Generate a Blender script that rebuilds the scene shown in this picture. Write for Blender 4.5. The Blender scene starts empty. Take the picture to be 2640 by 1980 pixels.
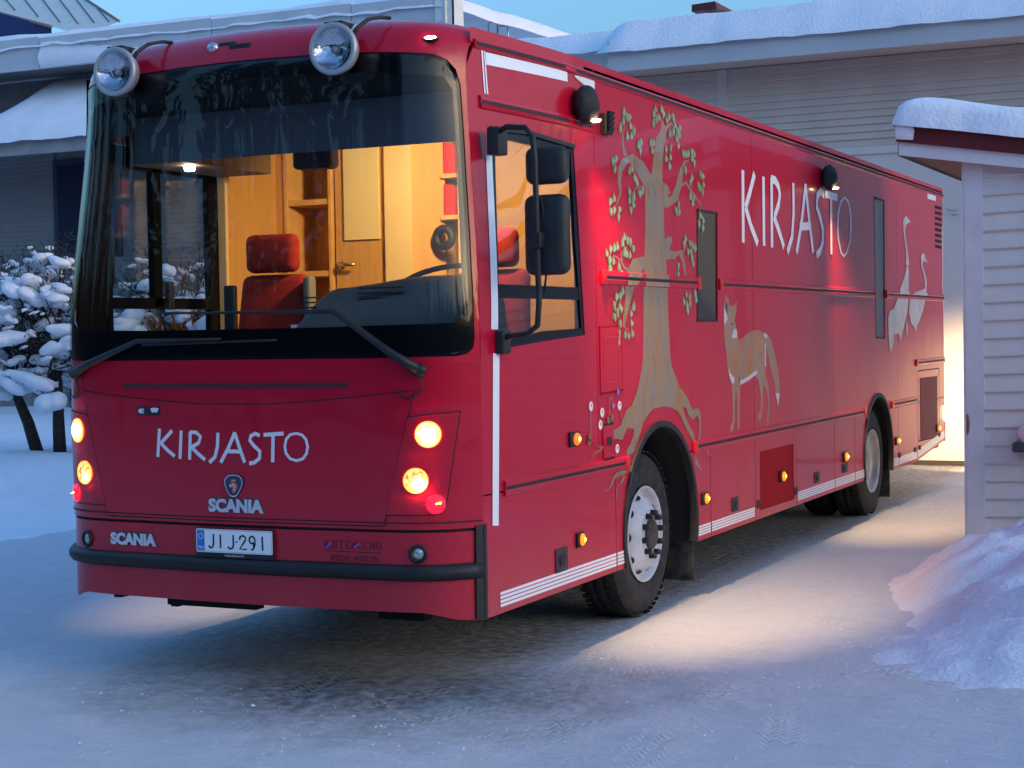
import bpy, bmesh, math, random
from mathutils import Vector, Matrix
from mathutils.geometry import tessellate_polygon

scene = bpy.context.scene
R = math.radians
# ---------------------------------------------------------------- camera
cam_d = bpy.data.cameras.new('camera'); cam = bpy.data.objects.new('camera', cam_d)
scene.collection.objects.link(cam); scene.camera = cam
cam_d.sensor_width = 36.0; cam_d.lens = 58.74; cam_d.clip_end = 3000
cam.rotation_mode = 'QUATERNION'
cam.location = (3.683, -7.230, 1.806)
def _cam_rot(yaw, pitch, roll):
    cy, sy, cp, sp = math.cos(yaw), math.sin(yaw), math.cos(pitch), math.sin(pitch)
    f = Vector((-sy*cp, cy*cp, sp)); r = Vector((cy, sy, 0)); u = r.cross(f)
    r2 = r*math.cos(roll)+u*math.sin(roll); u2 = -r*math.sin(roll)+u*math.cos(roll)
    return Matrix((r2, u2, -f)).transposed()
cam.rotation_quaternion = _cam_rot(R(25.417), R(-1.751), R(-0.991)).to_quaternion()
# ---------------------------------------------------------------- world, sun, exposure
world = bpy.data.worlds.new('World'); scene.world = world; world.use_nodes = True
wn = world.node_tree.nodes; wl = world.node_tree.links
sky = wn.new('ShaderNodeTexSky'); sky.sky_type = 'NISHITA'; sky.sun_disc = False
SUN_EL, SUN_ROT = R(4.0), R(90)   # hazy dusk: the sun is at the horizon, to the right, behind the added wood
sky.sun_elevation = SUN_EL; sky.sun_rotation = SUN_ROT; sky.altitude = 0
sky.air_density = 1.0; sky.dust_density = 6.0; sky.ozone_density = 3.5
wl.new(sky.outputs[0], wn['Background'].inputs[0]); wn['Background'].inputs[1].default_value = 0.15
sun_d = bpy.data.lights.new('sun', 'SUN'); sun_d.energy = 0.01; sun_d.angle = R(60); sun_d.color = (1, .82, .80)
sun = bpy.data.objects.new('sun', sun_d); scene.collection.objects.link(sun)
sun.rotation_euler = (R(80), 0, R(-90+180))
scene.view_settings.view_transform = 'Standard'; scene.view_settings.look = 'None'
scene.view_settings.exposure = 2.9; scene.view_settings.gamma = 1.0
scene.cycles.use_denoising = True
scene.cycles.max_bounces = 7; scene.cycles.transparent_max_bounces = 12
scene.cycles.caustics_reflective = False; scene.cycles.caustics_refractive = False
scene.cycles.sample_clamp_indirect = 6.0
LAMP = 0.50   # lamps are dim in absolute terms: the exposure is a long dusk exposure
random.seed(7)
# ---------------------------------------------------------------- materials
MATS = {}
def mat(name, col, rough=.5, metal=0., coat=0., emit=None, es=0., var=0., vscale=3., bump=0., bscale=40., spec=.5, ior=1.5, stretch=(1,1,1), col2=None):
    if name in MATS: return MATS[name]
    m = bpy.data.materials.new(name); m.use_nodes = True; MATS[name] = m
    n, l = m.node_tree.nodes, m.node_tree.links; b = n['Principled BSDF']
    b.inputs['Base Color'].default_value = (*col, 1); b.inputs['Roughness'].default_value = rough
    b.inputs['Metallic'].default_value = metal; b.inputs['Coat Weight'].default_value = coat
    b.inputs['Coat Roughness'].default_value = .04; b.inputs['Specular IOR Level'].default_value = spec
    if emit: b.inputs['Emission Color'].default_value = (*emit, 1); b.inputs['Emission Strength'].default_value = es*LAMP
    if var or bump or col2:
        tc = n.new('ShaderNodeTexCoord'); mp = n.new('ShaderNodeMapping'); mp.inputs['Scale'].default_value = stretch
        l.new(tc.outputs['Object'], mp.inputs['Vector'])
    if var or col2:
        nt = n.new('ShaderNodeTexNoise'); nt.inputs['Scale'].default_value = vscale; nt.inputs['Detail'].default_value = 6
        l.new(mp.outputs[0], nt.inputs['Vector'])
        mx = n.new('ShaderNodeMix'); mx.data_type = 'RGBA'
        c2 = col2 or tuple(c*(1-var) for c in col); c1 = col if col2 else tuple(min(1, c*(1+var)) for c in col)
        mx.inputs[6].default_value = (*c1, 1); mx.inputs[7].default_value = (*c2, 1)
        rp = n.new('ShaderNodeMapRange'); rp.inputs[1].default_value = .38; rp.inputs[2].default_value = .62
        l.new(nt.outputs[0], rp.inputs[0]); l.new(rp.outputs[0], mx.inputs[0]); l.new(mx.outputs[2], b.inputs['Base Color'])
    if bump:
        nb = n.new('ShaderNodeTexNoise'); nb.inputs['Scale'].default_value = bscale; nb.inputs['Detail'].default_value = 5
        l.new(mp.outputs[0], nb.inputs['Vector'])
        bp = n.new('ShaderNodeBump'); bp.inputs['Strength'].default_value = bump; bp.inputs['Distance'].default_value = .02
        l.new(nb.outputs[0], bp.inputs['Height']); l.new(bp.outputs[0], b.inputs['Normal'])
    return m
def glass(name, tint, f0=.05, rough=0.0):
    if name in MATS: return MATS[name]
    m = bpy.data.materials.new(name); m.use_nodes = True; MATS[name] = m
    n, l = m.node_tree.nodes, m.node_tree.links; n.remove(n['Principled BSDF'])
    t = n.new('ShaderNodeBsdfTransparent'); t.inputs[0].default_value = (*tint, 1)
    g = n.new('ShaderNodeBsdfGlossy'); g.inputs['Roughness'].default_value = rough
    lw = n.new('ShaderNodeLayerWeight'); lw.inputs[0].default_value = .5
    pw = n.new('ShaderNodeMath'); pw.operation = 'POWER'; pw.inputs[1].default_value = 5; l.new(lw.outputs['Facing'], pw.inputs[0])
    f = n.new('ShaderNodeMapRange'); l.new(pw.outputs[0], f.inputs[0]); f.inputs[3].default_value = f0
    x = n.new('ShaderNodeMixShader'); l.new(f.outputs[0], x.inputs[0]); l.new(t.outputs[0], x.inputs[1]); l.new(g.outputs[0], x.inputs[2])
    l.new(x.outputs[0], n['Material Output'].inputs[0]); return m
RED = mat('red_paint', (.52, .003, .026), .34, coat=.36, spec=.2)
def road_film(m):
    n, l = m.node_tree.nodes, m.node_tree.links; b = n['Principled BSDF']; tc = n.new('ShaderNodeTexCoord'); sx = n.new('ShaderNodeSeparateXYZ'); l.new(tc.outputs['Object'], sx.inputs[0])
    low = n.new('ShaderNodeMapRange'); low.inputs[1].default_value = 1.1; low.inputs[2].default_value = .35; l.new(sx.outputs[2], low.inputs[0])
    mp = n.new('ShaderNodeMapping'); mp.inputs['Scale'].default_value = (2, 2, .7); l.new(tc.outputs['Object'], mp.inputs[0])
    nt = n.new('ShaderNodeTexNoise'); nt.inputs['Scale'].default_value = 3; nt.inputs['Detail'].default_value = 8; nt.inputs['Roughness'].default_value = .65; l.new(mp.outputs[0], nt.inputs['Vector'])
    k = n.new('ShaderNodeMath'); k.operation = 'MULTIPLY'; l.new(low.outputs[0], k.inputs[0]); l.new(nt.outputs[0], k.inputs[1])
    sp_ = n.new('ShaderNodeTexNoise'); sp_.inputs['Scale'].default_value = 90; l.new(tc.outputs['Object'], sp_.inputs['Vector'])
    s2 = n.new('ShaderNodeMapRange'); s2.inputs[1].default_value = .62; s2.inputs[2].default_value = .78; s2.inputs[4].default_value = .05; l.new(sp_.outputs[0], s2.inputs[0])
    k2 = n.new('ShaderNodeMath'); k2.operation = 'MULTIPLY_ADD'; k2.inputs[1].default_value = .20; l.new(k.outputs[0], k2.inputs[0]); l.new(s2.outputs[0], k2.inputs[2])
    mx = n.new('ShaderNodeMix'); mx.data_type = 'RGBA'; mx.inputs[6].default_value = b.inputs['Base Color'].default_value; mx.inputs[7].default_value = (.30, .25, .25, 1)
    l.new(k2.outputs[0], mx.inputs[0]); l.new(mx.outputs[2], b.inputs['Base Color'])
    r = n.new('ShaderNodeMapRange'); r.inputs[3].default_value = .30; r.inputs[4].default_value = .75; l.new(k2.outputs[0], r.inputs[0]); l.new(r.outputs[0], b.inputs['Roughness'])
    c = n.new('ShaderNodeMapRange'); c.inputs[2].default_value = .4; c.inputs[3].default_value = .38; c.inputs[4].default_value = .2; l.new(k2.outputs[0], c.inputs[0]); l.new(c.outputs[0], b.inputs['Coat Weight'])
    wv = n.new('ShaderNodeTexNoise'); wv.inputs['Scale'].default_value = 1.6; wv.inputs['Detail'].default_value = 2; l.new(tc.outputs['Object'], wv.inputs['Vector'])
    bp = n.new('ShaderNodeBump'); bp.inputs['Strength'].default_value = .25; bp.inputs['Distance'].default_value = .02; l.new(wv.outputs[0], bp.inputs['Height']); l.new(bp.outputs[0], b.inputs['Normal']); l.new(bp.outputs[0], b.inputs['Coat Normal'])
road_film(RED)
DRED = mat('dark_red_paint', (.34, .003, .010), .6, spec=.1)
CAPRED = mat('red_plastic', (.6, .008, .015), .3)
BLACK = mat('black_rubber', (.012, .012, .014), .55, var=.3, vscale=8)
GLOSSB = mat('gloss_black', (.004, .004, .006), .16, spec=.25)
DARK = mat('dark_gap', (.01, .008, .009), .8)
TAPE = mat('white_reflective_tape', (.93, .93, .95), .25, coat=.5)
WHITE = mat('white_lettering', (.82, .80, .83), .35)
CHROME = mat('silver_letter', (.72, .73, .76), .3, metal=.6)
NAVY = mat('emblem_blue', (.008, .015, .07), .25, coat=.6)
ALU = mat('aluminium', (.55, .56, .58), .35, metal=.9)
WHEELW = mat('wheel_grey', (.50, .52, .56), .4, var=.15, vscale=6)
TYRE = mat('tyre_rubber', (.018, .016, .016), .8, var=.5, vscale=14, bump=.3, bscale=60)
GRIMY = mat('grimy_rubber', (.06, .055, .05), .85, col2=(.012, .012, .012), vscale=9)
WOOD = mat('birch_plywood', (.60, .34, .11), .45, var=.035, vscale=3, stretch=(5, 5, .5))
WOODL = mat('pale_laminate', (.80, .62, .34), .5, var=.04, vscale=3)
WOODE = mat('wood_edge', (.70, .42, .16), .45, var=.08, vscale=8)
PAPER = mat('notice_paper', (.78, .66, .36), .6)
SEAT = mat('red_seat_cloth', (.33, .018, .014), .9, var=.15, vscale=30, bump=.2, bscale=250)
DASH = mat('dash_plastic', (.11, .10, .09), .6, var=.08, vscale=20)
SNOW = mat('snow', (.84, .86, .90), .7, var=.03, vscale=2, bump=.6, bscale=28, spec=.3)
MIRB = mat('mirror_housing', (.016, .017, .02), .6, var=.15, vscale=20)
INNER = mat('interior_grey', (.10, .095, .09), .8)
GLASS = glass('windscreen_glass', (.90, .93, .92), .032)
SGLASS = glass('side_glass', (.60, .64, .64), .16); DGLASS = glass('door_glass', (.88, .90, .90), .025)
def emis(name, col, s): return mat(name, tuple(min(1, c) for c in col), .3, emit=col, es=s)
HEAD = emis('headlight_lit', (1, .52, .16), 1.5); HEADL = emis('headlight_dim', (1, .42, .10), .75); HEADC = emis('headlight_core', (1, .85, .60), 25)
def lens_pattern(m, lo, hi, sc):
    n, l = m.node_tree.nodes, m.node_tree.links; b = n['Principled BSDF']; tc = n.new('ShaderNodeTexCoord'); vo = n.new('ShaderNodeTexVoronoi'); vo.inputs['Scale'].default_value = sc
    l.new(tc.outputs['Object'], vo.inputs['Vector']); r = n.new('ShaderNodeMapRange'); r.inputs[2].default_value = .7; r.inputs[3].default_value = hi*LAMP; r.inputs[4].default_value = lo*LAMP
    l.new(vo.outputs['Distance'], r.inputs[0]); l.new(r.outputs[0], b.inputs['Emission Strength'])
lens_pattern(HEAD, .5, 2.6, 55); lens_pattern(HEADL, .12, 1.5, 48)
HEADR = emis('headlight_rim', (1, .25, .03), .8)
REDL = emis('red_lamp', (1, .008, .03), .6); AMB = emis('amber_lamp', (1, .26, .005), .34); AMBC = emis('amber_core', (1, .55, .06), 2.5)
ORAN = emis('orange_lamp', (1, .12, .005), .45); WLAMP = emis('white_marker', (1, .93, .75), 9)
# ---------------------------------------------------------------- shape helpers
HW = 1.2725
def smooth(t):
    t = max(0.0, min(1.0, t)); return t*t*(3-2*t)
def inset(y, z):
    # the cab tapers inwards towards the upper front corner
    t = max(0.0, min(1.0, (1.4-y)/1.15))
    return 0.1*t**1.3*smooth((z-1.75)/1.5)
def ztop(s): return 3.43-0.055*s*s-0.035*s**12
def yfront(x, z):
    half = HW-inset(0.2, z); s = min(1.0, abs(x+HW)/half)
    y = -0.124+0.117*s*s-0.122*s**4+0.29*s**9+0.09*smooth((z-1.7)/1.5)
    zt = ztop(s)
    if z > 3.17:
        t = min(1.0, (z-3.17)/(zt-3.17)); y += 0.28*(1-math.sqrt(max(0.0, 1-t*t)))
    return y
def side_surf(a, b): return (-inset(a, b), a, b)
def left_surf(a, b): return (-2*HW+inset(a, b), a, b)
def front_surf(a, b): return (a, yfront(a, b), b)

COL = scene.collection
def link(name, me, m=None, parent=None, smooth_=False):
    o = bpy.data.objects.new(name, me); COL.objects.link(o)
    if m and not me.materials: me.materials.append(m)
    if smooth_:
        for p in me.polygons: p.use_smooth = True
    if parent:
        o.parent = parent
        if parent.type == 'EMPTY': o.matrix_parent_inverse = Matrix.Translation(-parent.location)
    return o
def mesh(name, v, f, m, parent=None, smooth_=False):
    me = bpy.data.meshes.new(name); me.from_pydata([tuple(p) for p in v], [], f); me.update()
    return link(name, me, m, parent, smooth_)
def thing(name, label, cat, loc, group=None):
    o = bpy.data.objects.new(name, None); COL.objects.link(o); o.location = loc; o.empty_display_size = .2
    return tag(o, label, cat, group)
def tag(o, label, cat, group=None):
    o['label'] = label; o['category'] = cat
    if group: o['group'] = group
    return o
def struct(o): o['kind'] = 'structure'; return o
def stuff(o): o['kind'] = 'stuff'; return o
class MB:
    def __init__(s): s.v = []; s.f = []
    def add(s, v, f):
        k = len(s.v); s.v += [tuple(p) for p in v]; s.f += [tuple(i+k for i in q) for q in f]; return s
    def box(s, x0, x1, y0, y1, z0, z1):
        return s.add([(x, y, z) for x in (x0, x1) for y in (y0, y1) for z in (z0, z1)],
                     [(0,1,3,2),(4,6,7,5),(0,4,5,1),(2,3,7,6),(0,2,6,4),(1,5,7,3)])
    def tube(s, pts, r, n=8, caps=True):
        pts = [Vector(p) for p in pts]; rr = r if isinstance(r, (list, tuple)) else [r]*len(pts)
        rings = []; up = None
        for i, p in enumerate(pts):
            d = (pts[min(i+1, len(pts)-1)]-pts[max(i-1, 0)]).normalized()
            a = up if up is not None else (Vector((0,0,1)) if abs(d.z) < .9 else Vector((1,0,0)))
            a = (a-d*a.dot(d)).normalized(); up = a; b = d.cross(a)
            rings.append([p+(a*math.cos(t*2*math.pi/n)+b*math.sin(t*2*math.pi/n))*rr[i] for t in range(n)])
        k = len(s.v)
        for q in rings: s.v += [tuple(p) for p in q]
        for i in range(len(pts)-1):
            for t in range(n): s.f.append((k+i*n+t, k+i*n+(t+1) % n, k+(i+1)*n+(t+1) % n, k+(i+1)*n+t))
        if caps: s.f.append(tuple(k+t for t in range(n))[::-1]); s.f.append(tuple(k+(len(pts)-1)*n+t for t in range(n)))
        return s
    def lathe(s, prof, c, axis, n=32):
        ax = Vector(axis).normalized(); a = ax.orthogonal().normalized(); b = ax.cross(a); c = Vector(c); k = len(s.v)
        for (r, h) in prof:
            for t in range(n):
                an = 2*math.pi*t/n; s.v.append(tuple(c+ax*h+(a*math.cos(an)+b*math.sin(an))*r))
        for i in range(len(prof)-1):
            for t in range(n): s.f.append((k+i*n+t, k+i*n+(t+1) % n, k+(i+1)*n+(t+1) % n, k+(i+1)*n+t))
        return s
    def blob(s, c, rx, ry, rz, nu=10, nv=7, jit=0.0, rnd=random):
        k = len(s.v); c = Vector(c)
        for j in range(nv+1):
            th = math.pi*j/nv
            for i in range(nu):
                ph = 2*math.pi*i/nu; q = 1+rnd.uniform(-jit, jit)
                s.v.append((c.x+rx*q*math.sin(th)*math.cos(ph), c.y+ry*q*math.sin(th)*math.sin(ph), c.z+rz*q*math.cos(th)))
        for j in range(nv):
            for i in range(nu): s.f.append((k+j*nu+i, k+(j+1)*nu+i, k+(j+1)*nu+(i+1) % nu, k+j*nu+(i+1) % nu))
        return s
    def build(s, name, m, parent=None, smooth_=False): return mesh(name, s.v, s.f, m, parent, smooth_)
def box(name, x0, x1, y0, y1, z0, z1, m, parent=None, bev=0.0):
    o = MB().box(x0, x1, y0, y1, z0, z1).build(name, m, parent)
    if bev:
        bm = bmesh.new(); bm.from_mesh(o.data)
        bmesh.ops.bevel(bm, geom=bm.edges[:], offset=bev, segments=3, affect='EDGES', profile=.5)
        bm.to_mesh(o.data); bm.free()
        for p in o.data.polygons: p.use_smooth = True
    return o
def tube(name, pts, r, m, parent=None, n=8): return MB().tube(pts, r, n).build(name, m, parent, True)
def lathe(name, prof, c, axis, m, parent=None, n=32): return MB().lathe(prof, c, axis, n).build(name, m, parent, True)
def normal_of(surf, a, b):
    h = 2e-3; p = Vector(surf(a, b))
    n = (Vector(surf(a+h, b))-p).cross(Vector(surf(a, b+h))-p)
    if surf is left_surf: n = -n
    return n.normalized() if n.length > 0 else Vector((1, 0, 0))
def flat_bm(polys, step, clip=None):
    """polys: list of (outer, holes) in surface coordinates -> bmesh in the (a, b) plane cut into small cells"""
    bm = bmesh.new()
    for outer, holes in polys:
        loops = [[Vector((a, b, 0)) for a, b in q] for q in [outer]+list(holes)]
        vs = [bm.verts.new(p) for q in loops for p in q]
        for t in tessellate_polygon(loops):
            if len(set(t)) == 3:
                try: bm.faces.new([vs[i] for i in t])
                except ValueError: pass
    if not bm.verts: return bm
    def cut(pos, ax, **kw):
        no = (1, 0, 0) if ax == 0 else (0, 1, 0); co = (pos, 0, 0) if ax == 0 else (0, pos, 0)
        bmesh.ops.bisect_plane(bm, geom=bm.verts[:]+bm.edges[:]+bm.faces[:], plane_co=co, plane_no=no, **kw)
    if clip:
        for ax, lo, hi in clip:
            cut(lo, ax, clear_inner=True); cut(hi, ax, clear_outer=True)
    if not bm.verts: return bm
    if step:
        for ax in (0, 1):
            c = [v.co[ax] for v in bm.verts]; lo, hi = min(c), max(c); k = math.floor(lo/step)+1
            while k*step < hi: cut(k*step, ax); k += 1
    return bm
def panel(name, polys, surf, m, parent=None, off=0.0, thick=0.0, step=.12, clip=None, stack=0.0):
    """a sheet lying on a body surface, its face off metres proud, thick metres deep"""
    if stack and len(polys) > 1:      # brush strokes that cross lie in thin layers
        v, f = [], []
        for i, q in enumerate(polys):
            o = panel(name, [q], surf, m, None, off+i*stack, 0, step, clip); k = len(v)
            v += [tuple(w.co) for w in o.data.vertices]; f += [tuple(k+j for j in p.vertices) for p in o.data.polygons]
            me = o.data; bpy.data.objects.remove(o); bpy.data.meshes.remove(me)
        return mesh(name, v, f, m, parent, True)
    bm = flat_bm(polys, step, clip); bmesh.ops.recalc_face_normals(bm, faces=bm.faces[:])
    v, f = [], []
    bm.verts.index_update(); bm.edges.index_update()
    nn = [normal_of(surf, q.co.x, q.co.y) for q in bm.verts]
    for q, n in zip(bm.verts, nn): v.append(Vector(surf(q.co.x, q.co.y))+n*off)
    flip = surf is left_surf
    for q in bm.faces:
        ix = [w.index for w in q.verts]
        if (q.normal.z < 0) != flip: ix = ix[::-1]
        f.append(tuple(ix))
    if thick:
        k = len(v); v += [v[i]-nn[i]*thick for i in range(k)]
        for e in bm.edges:
            if len(e.link_faces) == 1:
                a, b = e.verts[0].index, e.verts[1].index; f.append((a, b, b+k, a+k))
    bm.free()
    o = mesh(name, v, f, m, parent)
    for p in o.data.polygons[:len(o.data.polygons)]: p.use_smooth = True
    if thick: o.data.set_sharp_from_angle(angle=R(35))
    return o
def rect(a0, a1, b0, b1): return [(a0, b0), (a1, b0), (a1, b1), (a0, b1)]
def rrect(a0, a1, b0, b1, r, n=4):
    out = []
    for cx, cy, st in ((a1-r, b0+r, -90), (a1-r, b1-r, 0), (a0+r, b1-r, 90), (a0+r, b0+r, 180)):
        for i in range(n+1):
            t = R(st+90*i/n); out.append((cx+r*math.cos(t), cy+r*math.sin(t)))
    return out
def ell(ca, cb, ra, rb, n=20): return [(ca+ra*math.cos(2*math.pi*i/n), cb+rb*math.sin(2*math.pi*i/n)) for i in range(n)]
def ring(ca, cb, ra, rb, w, n=28): return (ell(ca, cb, ra, rb, n), [ell(ca, cb, ra-w, rb-w, n)])
def stroke(pts, w):
    """polyline -> outline polygon of the given width"""
    L, Q = [], []
    for i, (x, y) in enumerate(pts):
        x0, y0 = pts[max(0, i-1)]; x1, y1 = pts[min(len(pts)-1, i+1)]
        dx, dy = x1-x0, y1-y0; d = math.hypot(dx, dy) or 1; ww = w[i] if isinstance(w, list) else w
        L.append((x-dy/d*ww/2, y+dx/d*ww/2)); Q.append((x+dy/d*ww/2, y-dx/d*ww/2))
    return (L+Q[::-1], [])
def outline(poly, w):
    p = poly+[poly[0]]
    out = []
    for i in range(len(p)-1):
        (x0, y0), (x1, y1) = p[i], p[i+1]; d = math.hypot(x1-x0, y1-y0) or 1; e = w/2/d
        out.append(stroke([(x0-(x1-x0)*e, y0-(y1-y0)*e), (x1+(x1-x0)*e, y1+(y1-y0)*e)], w))
    return out
def text_polys(s, size, a, b, offset=0.0, width=None, align='CENTER', slant=0.0):
    """letters from the built-in font, as triangles in surface coordinates"""
    cu = bpy.data.curves.new('lettering', 'FONT'); cu.body = s; cu.size = size; cu.align_x = align; cu.align_y = 'CENTER'
    cu.offset = offset; cu.resolution_u = 3; cu.shear = slant
    o = bpy.data.objects.new('lettering', cu); COL.objects.link(o)
    dg = bpy.context.evaluated_depsgraph_get(); me = bpy.data.meshes.new_from_object(o.evaluated_get(dg))
    bpy.data.objects.remove(o); bpy.data.curves.remove(cu)
    xs = [v.co.x for v in me.vertices]; sc = width/(max(xs)-min(xs)) if width else 1
    out = [([(a+me.vertices[i].co.x*sc, b+me.vertices[i].co.y) for i in p.vertices], []) for p in me.polygons]
    bpy.data.meshes.remove(me); return out
# ================================================================ SETTING: ground
def hsh(x, y, s=0): return math.sin(x*12.9898+y*78.233+s*37.7)*43758.5453 % 1.0
def vnoise(x, y, s=0):
    xi, yi = math.floor(x), math.floor(y); fx, fy = x-xi, y-yi; fx = fx*fx*(3-2*fx); fy = fy*fy*(3-2*fy)
    a, b, c, d = hsh(xi, yi, s), hsh(xi+1, yi, s), hsh(xi, yi+1, s), hsh(xi+1, yi+1, s)
    return a+(b-a)*fx+(c-a)*fy+(a-b-c+d)*fx*fy
def fbm(x, y, s=0): return .55*vnoise(x, y, s)+.28*vnoise(2.1*x, 2.1*y, s+1)+.17*vnoise(4.3*x, 4.3*y, s+2)
def ground_h(x, y):
    packed = smooth((y+3)/3)*smooth((1.2-x)/1.0) if y > -3 else 0
    h = .035*(fbm(x*.8, y*.8, 3)-.5)+.022*(fbm(x*3, y*3, 5)-.5)
    h += .034*(fbm(x*7, y*7, 8)-.5)
    if -3.2 < x < .8 and y > .2: h *= .35
    # snow bank along the left of the yard
    t = smooth((-(x+6.3)-.35*(9-y)*.0)/2.2) if x < -6.3 else 0
    bank = smooth((y-7.6+.25*(x+9)*.2)/1.2)*.42*smooth((-x-5.5)/1.5)
    h += bank*(.85+.3*fbm(x*.7, y*.7, 11))
    return h
def grid_obj(name, x0, x1, y0, y1, st, fn, m):
    nx, ny = int((x1-x0)/st)+1, int((y1-y0)/st)+1
    v = [(x0+i*st, y0+j*st, fn(x0+i*st, y0+j*st)) for j in range(ny) for i in range(nx)]
    f = [(j*nx+i, j*nx+i+1, (j+1)*nx+i+1, (j+1)*nx+i) for j in range(ny-1) for i in range(nx-1)]
    return mesh(name, v, f, m, None, True)
def snow_ground_mat():
    m = mat('packed_snow', (.88, .89, .92), .6, spec=.35); n, l = m.node_tree.nodes, m.node_tree.links; b = n['Principled BSDF']
    tc = n.new('ShaderNodeTexCoord')
    def noise(sc, det=5, vec=None, rough=.55):
        k = n.new('ShaderNodeTexNoise'); k.inputs['Scale'].default_value = sc; k.inputs['Detail'].default_value = det; k.inputs['Roughness'].default_value = rough
        l.new(vec or tc.outputs['Object'], k.inputs['Vector']); return k.outputs[0]
    def mth(op, a, bb=None, cl=False):
        k = n.new('ShaderNodeMath'); k.operation = op; k.use_clamp = cl
        for i, q in enumerate((a, bb)):
            if q is None: continue
            if isinstance(q, (int, float)): k.inputs[i].default_value = q
            else: l.new(q, k.inputs[i])
        return k.outputs[0]
    def rng(x, a, bb, c=0., d=1.):
        k = n.new('ShaderNodeMapRange'); k.inputs[1].default_value = a; k.inputs[2].default_value = bb; k.inputs[3].default_value = c; k.inputs[4].default_value = d
        l.new(x, k.inputs[0]); return k.outputs[0]
    sx = n.new('ShaderNodeSeparateXYZ'); l.new(tc.outputs['Object'], sx.inputs[0]); X, Y = sx.outputs[0], sx.outputs[1]
    # driven-over, dirty ice in front of and under the vehicle, its shadow painted in
    ex = mth('DIVIDE', mth('ADD', X, .75), 1.75); ey = mth('DIVIDE', mth('ADD', Y, -.15), 1.15)
    ell_ = mth('SQRT', mth('ADD', mth('MULTIPLY', ex, ex), mth('MULTIPLY', ey, ey)))
    core = rng(mth('ADD', ell_, mth('MULTIPLY', mth('SUBTRACT', noise(1.6), .5), 1.2)), 1.15, .25)
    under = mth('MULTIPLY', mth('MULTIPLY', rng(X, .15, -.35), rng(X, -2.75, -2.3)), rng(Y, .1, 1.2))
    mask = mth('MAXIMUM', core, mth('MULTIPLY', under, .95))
    grain = rng(noise(14, 6), .36, .60)
    dirt_shade = mth('MULTIPLY', mask, mth('ADD', mth('MULTIPLY', grain, .45), .55), True)
    mp = n.new('ShaderNodeMapping'); mp.inputs['Scale'].default_value = (1.2, 5, 1); mp.inputs['Rotation'].default_value = (0, 0, R(-22)); l.new(tc.outputs['Object'], mp.inputs[0])
    faint = mth('MULTIPLY', rng(noise(2.2, 6, mp.outputs[0]), .5, .72), .10)
    tot = mth('ADD', mth('MAXIMUM', dirt_shade, faint), mth('MULTIPLY', rng(noise(45, 4), .52, .75), .07), True)
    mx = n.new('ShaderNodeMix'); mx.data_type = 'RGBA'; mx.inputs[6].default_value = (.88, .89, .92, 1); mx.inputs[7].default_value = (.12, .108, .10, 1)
    # relief: fine crumbs, scrapes and tyre prints that run beside the vehicle
    def track(x0, slope, curve, w, per):
        cx = mth('ADD', mth('ADD', mth('MULTIPLY', Y, slope), x0), mth('MULTIPLY', mth('MULTIPLY', Y, Y), curve))
        d = mth('ABSOLUTE', mth('SUBTRACT', X, cx)); band = rng(d, w, w*.75)
        lug = mth('SINE', mth('MULTIPLY', mth('ADD', Y, mth('MULTIPLY', mth('PINGPONG', d, .045), 1.5)), 2*math.pi/per))
        groove = mth('SINE', mth('MULTIPLY', d, 2*math.pi/.07))
        return mth('MULTIPLY', mth('ADD', mth('MULTIPLY', lug, .6), mth('MULTIPLY', groove, .4)), band)
    tr = track(1.05, -.10, .0, .13, .055)
    for a in ((-.95, -.25, .02, .13, .06), (-1.75, .35, .0, .13, .06), (.75, .6, .05, .12, .06), (1.55, -.22, .01, .12, .06), (.55, -.35, .03, .13, .06), (.15, .42, -.05, .13, .055), (-.35, .5, .0, .12, .06), (2.1, -.05, .02, .14, .07), (-2.9, .1, .0, .13, .06), (-3.6, .02, .01, .13, .06)):
        tr = mth('ADD', tr, track(*a))
    trm = mth('MULTIPLY', tr, rng(noise(1.1, 4), .46, .62))
    tone = mth('ADD', mth('MULTIPLY', tot, .88), mth('MULTIPLY', mth('MULTIPLY', tr, rng(noise(1.3, 4), .38, .55)), mth('ADD', mth('MULTIPLY', dirt_shade, .22), .03)), True)
    l.new(tone, mx.inputs[0]); l.new(mx.outputs[2], b.inputs['Base Color'])
    h = mth('ADD', mth('MULTIPLY', noise(20, 9, None, .7), .042), mth('MULTIPLY', trm, .011))
    h = mth('ADD', h, mth('MULTIPLY', noise(5, 8, mp.outputs[0], .68), .065))
    bp = n.new('ShaderNodeBump'); bp.inputs['Strength'].default_value = .85; bp.inputs['Distance'].default_value = 1.0
    l.new(h, bp.inputs['Height']); l.new(bp.outputs[0], b.inputs['Normal'])
    l.new(rng(dirt_shade, 0, 1, .6, .42), b.inputs['Roughness'])
    return m
GSNOW = snow_ground_mat()
struct(grid_obj('snowy_yard', -7, 8, -7, 16, .075, ground_h, GSNOW))
struct(grid_obj('snow_bank', -27, -6.6, -9, 21, .2, lambda x, y: ground_h(x, y)-.02*smooth((x+7.4)/.6), SNOW))
struct(mesh('snow_field', [(-900, -900, -.16), (900, -900, -.16), (900, 900, -.16), (-900, 900, -.16)], [(0, 1, 2, 3)], SNOW))
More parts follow.
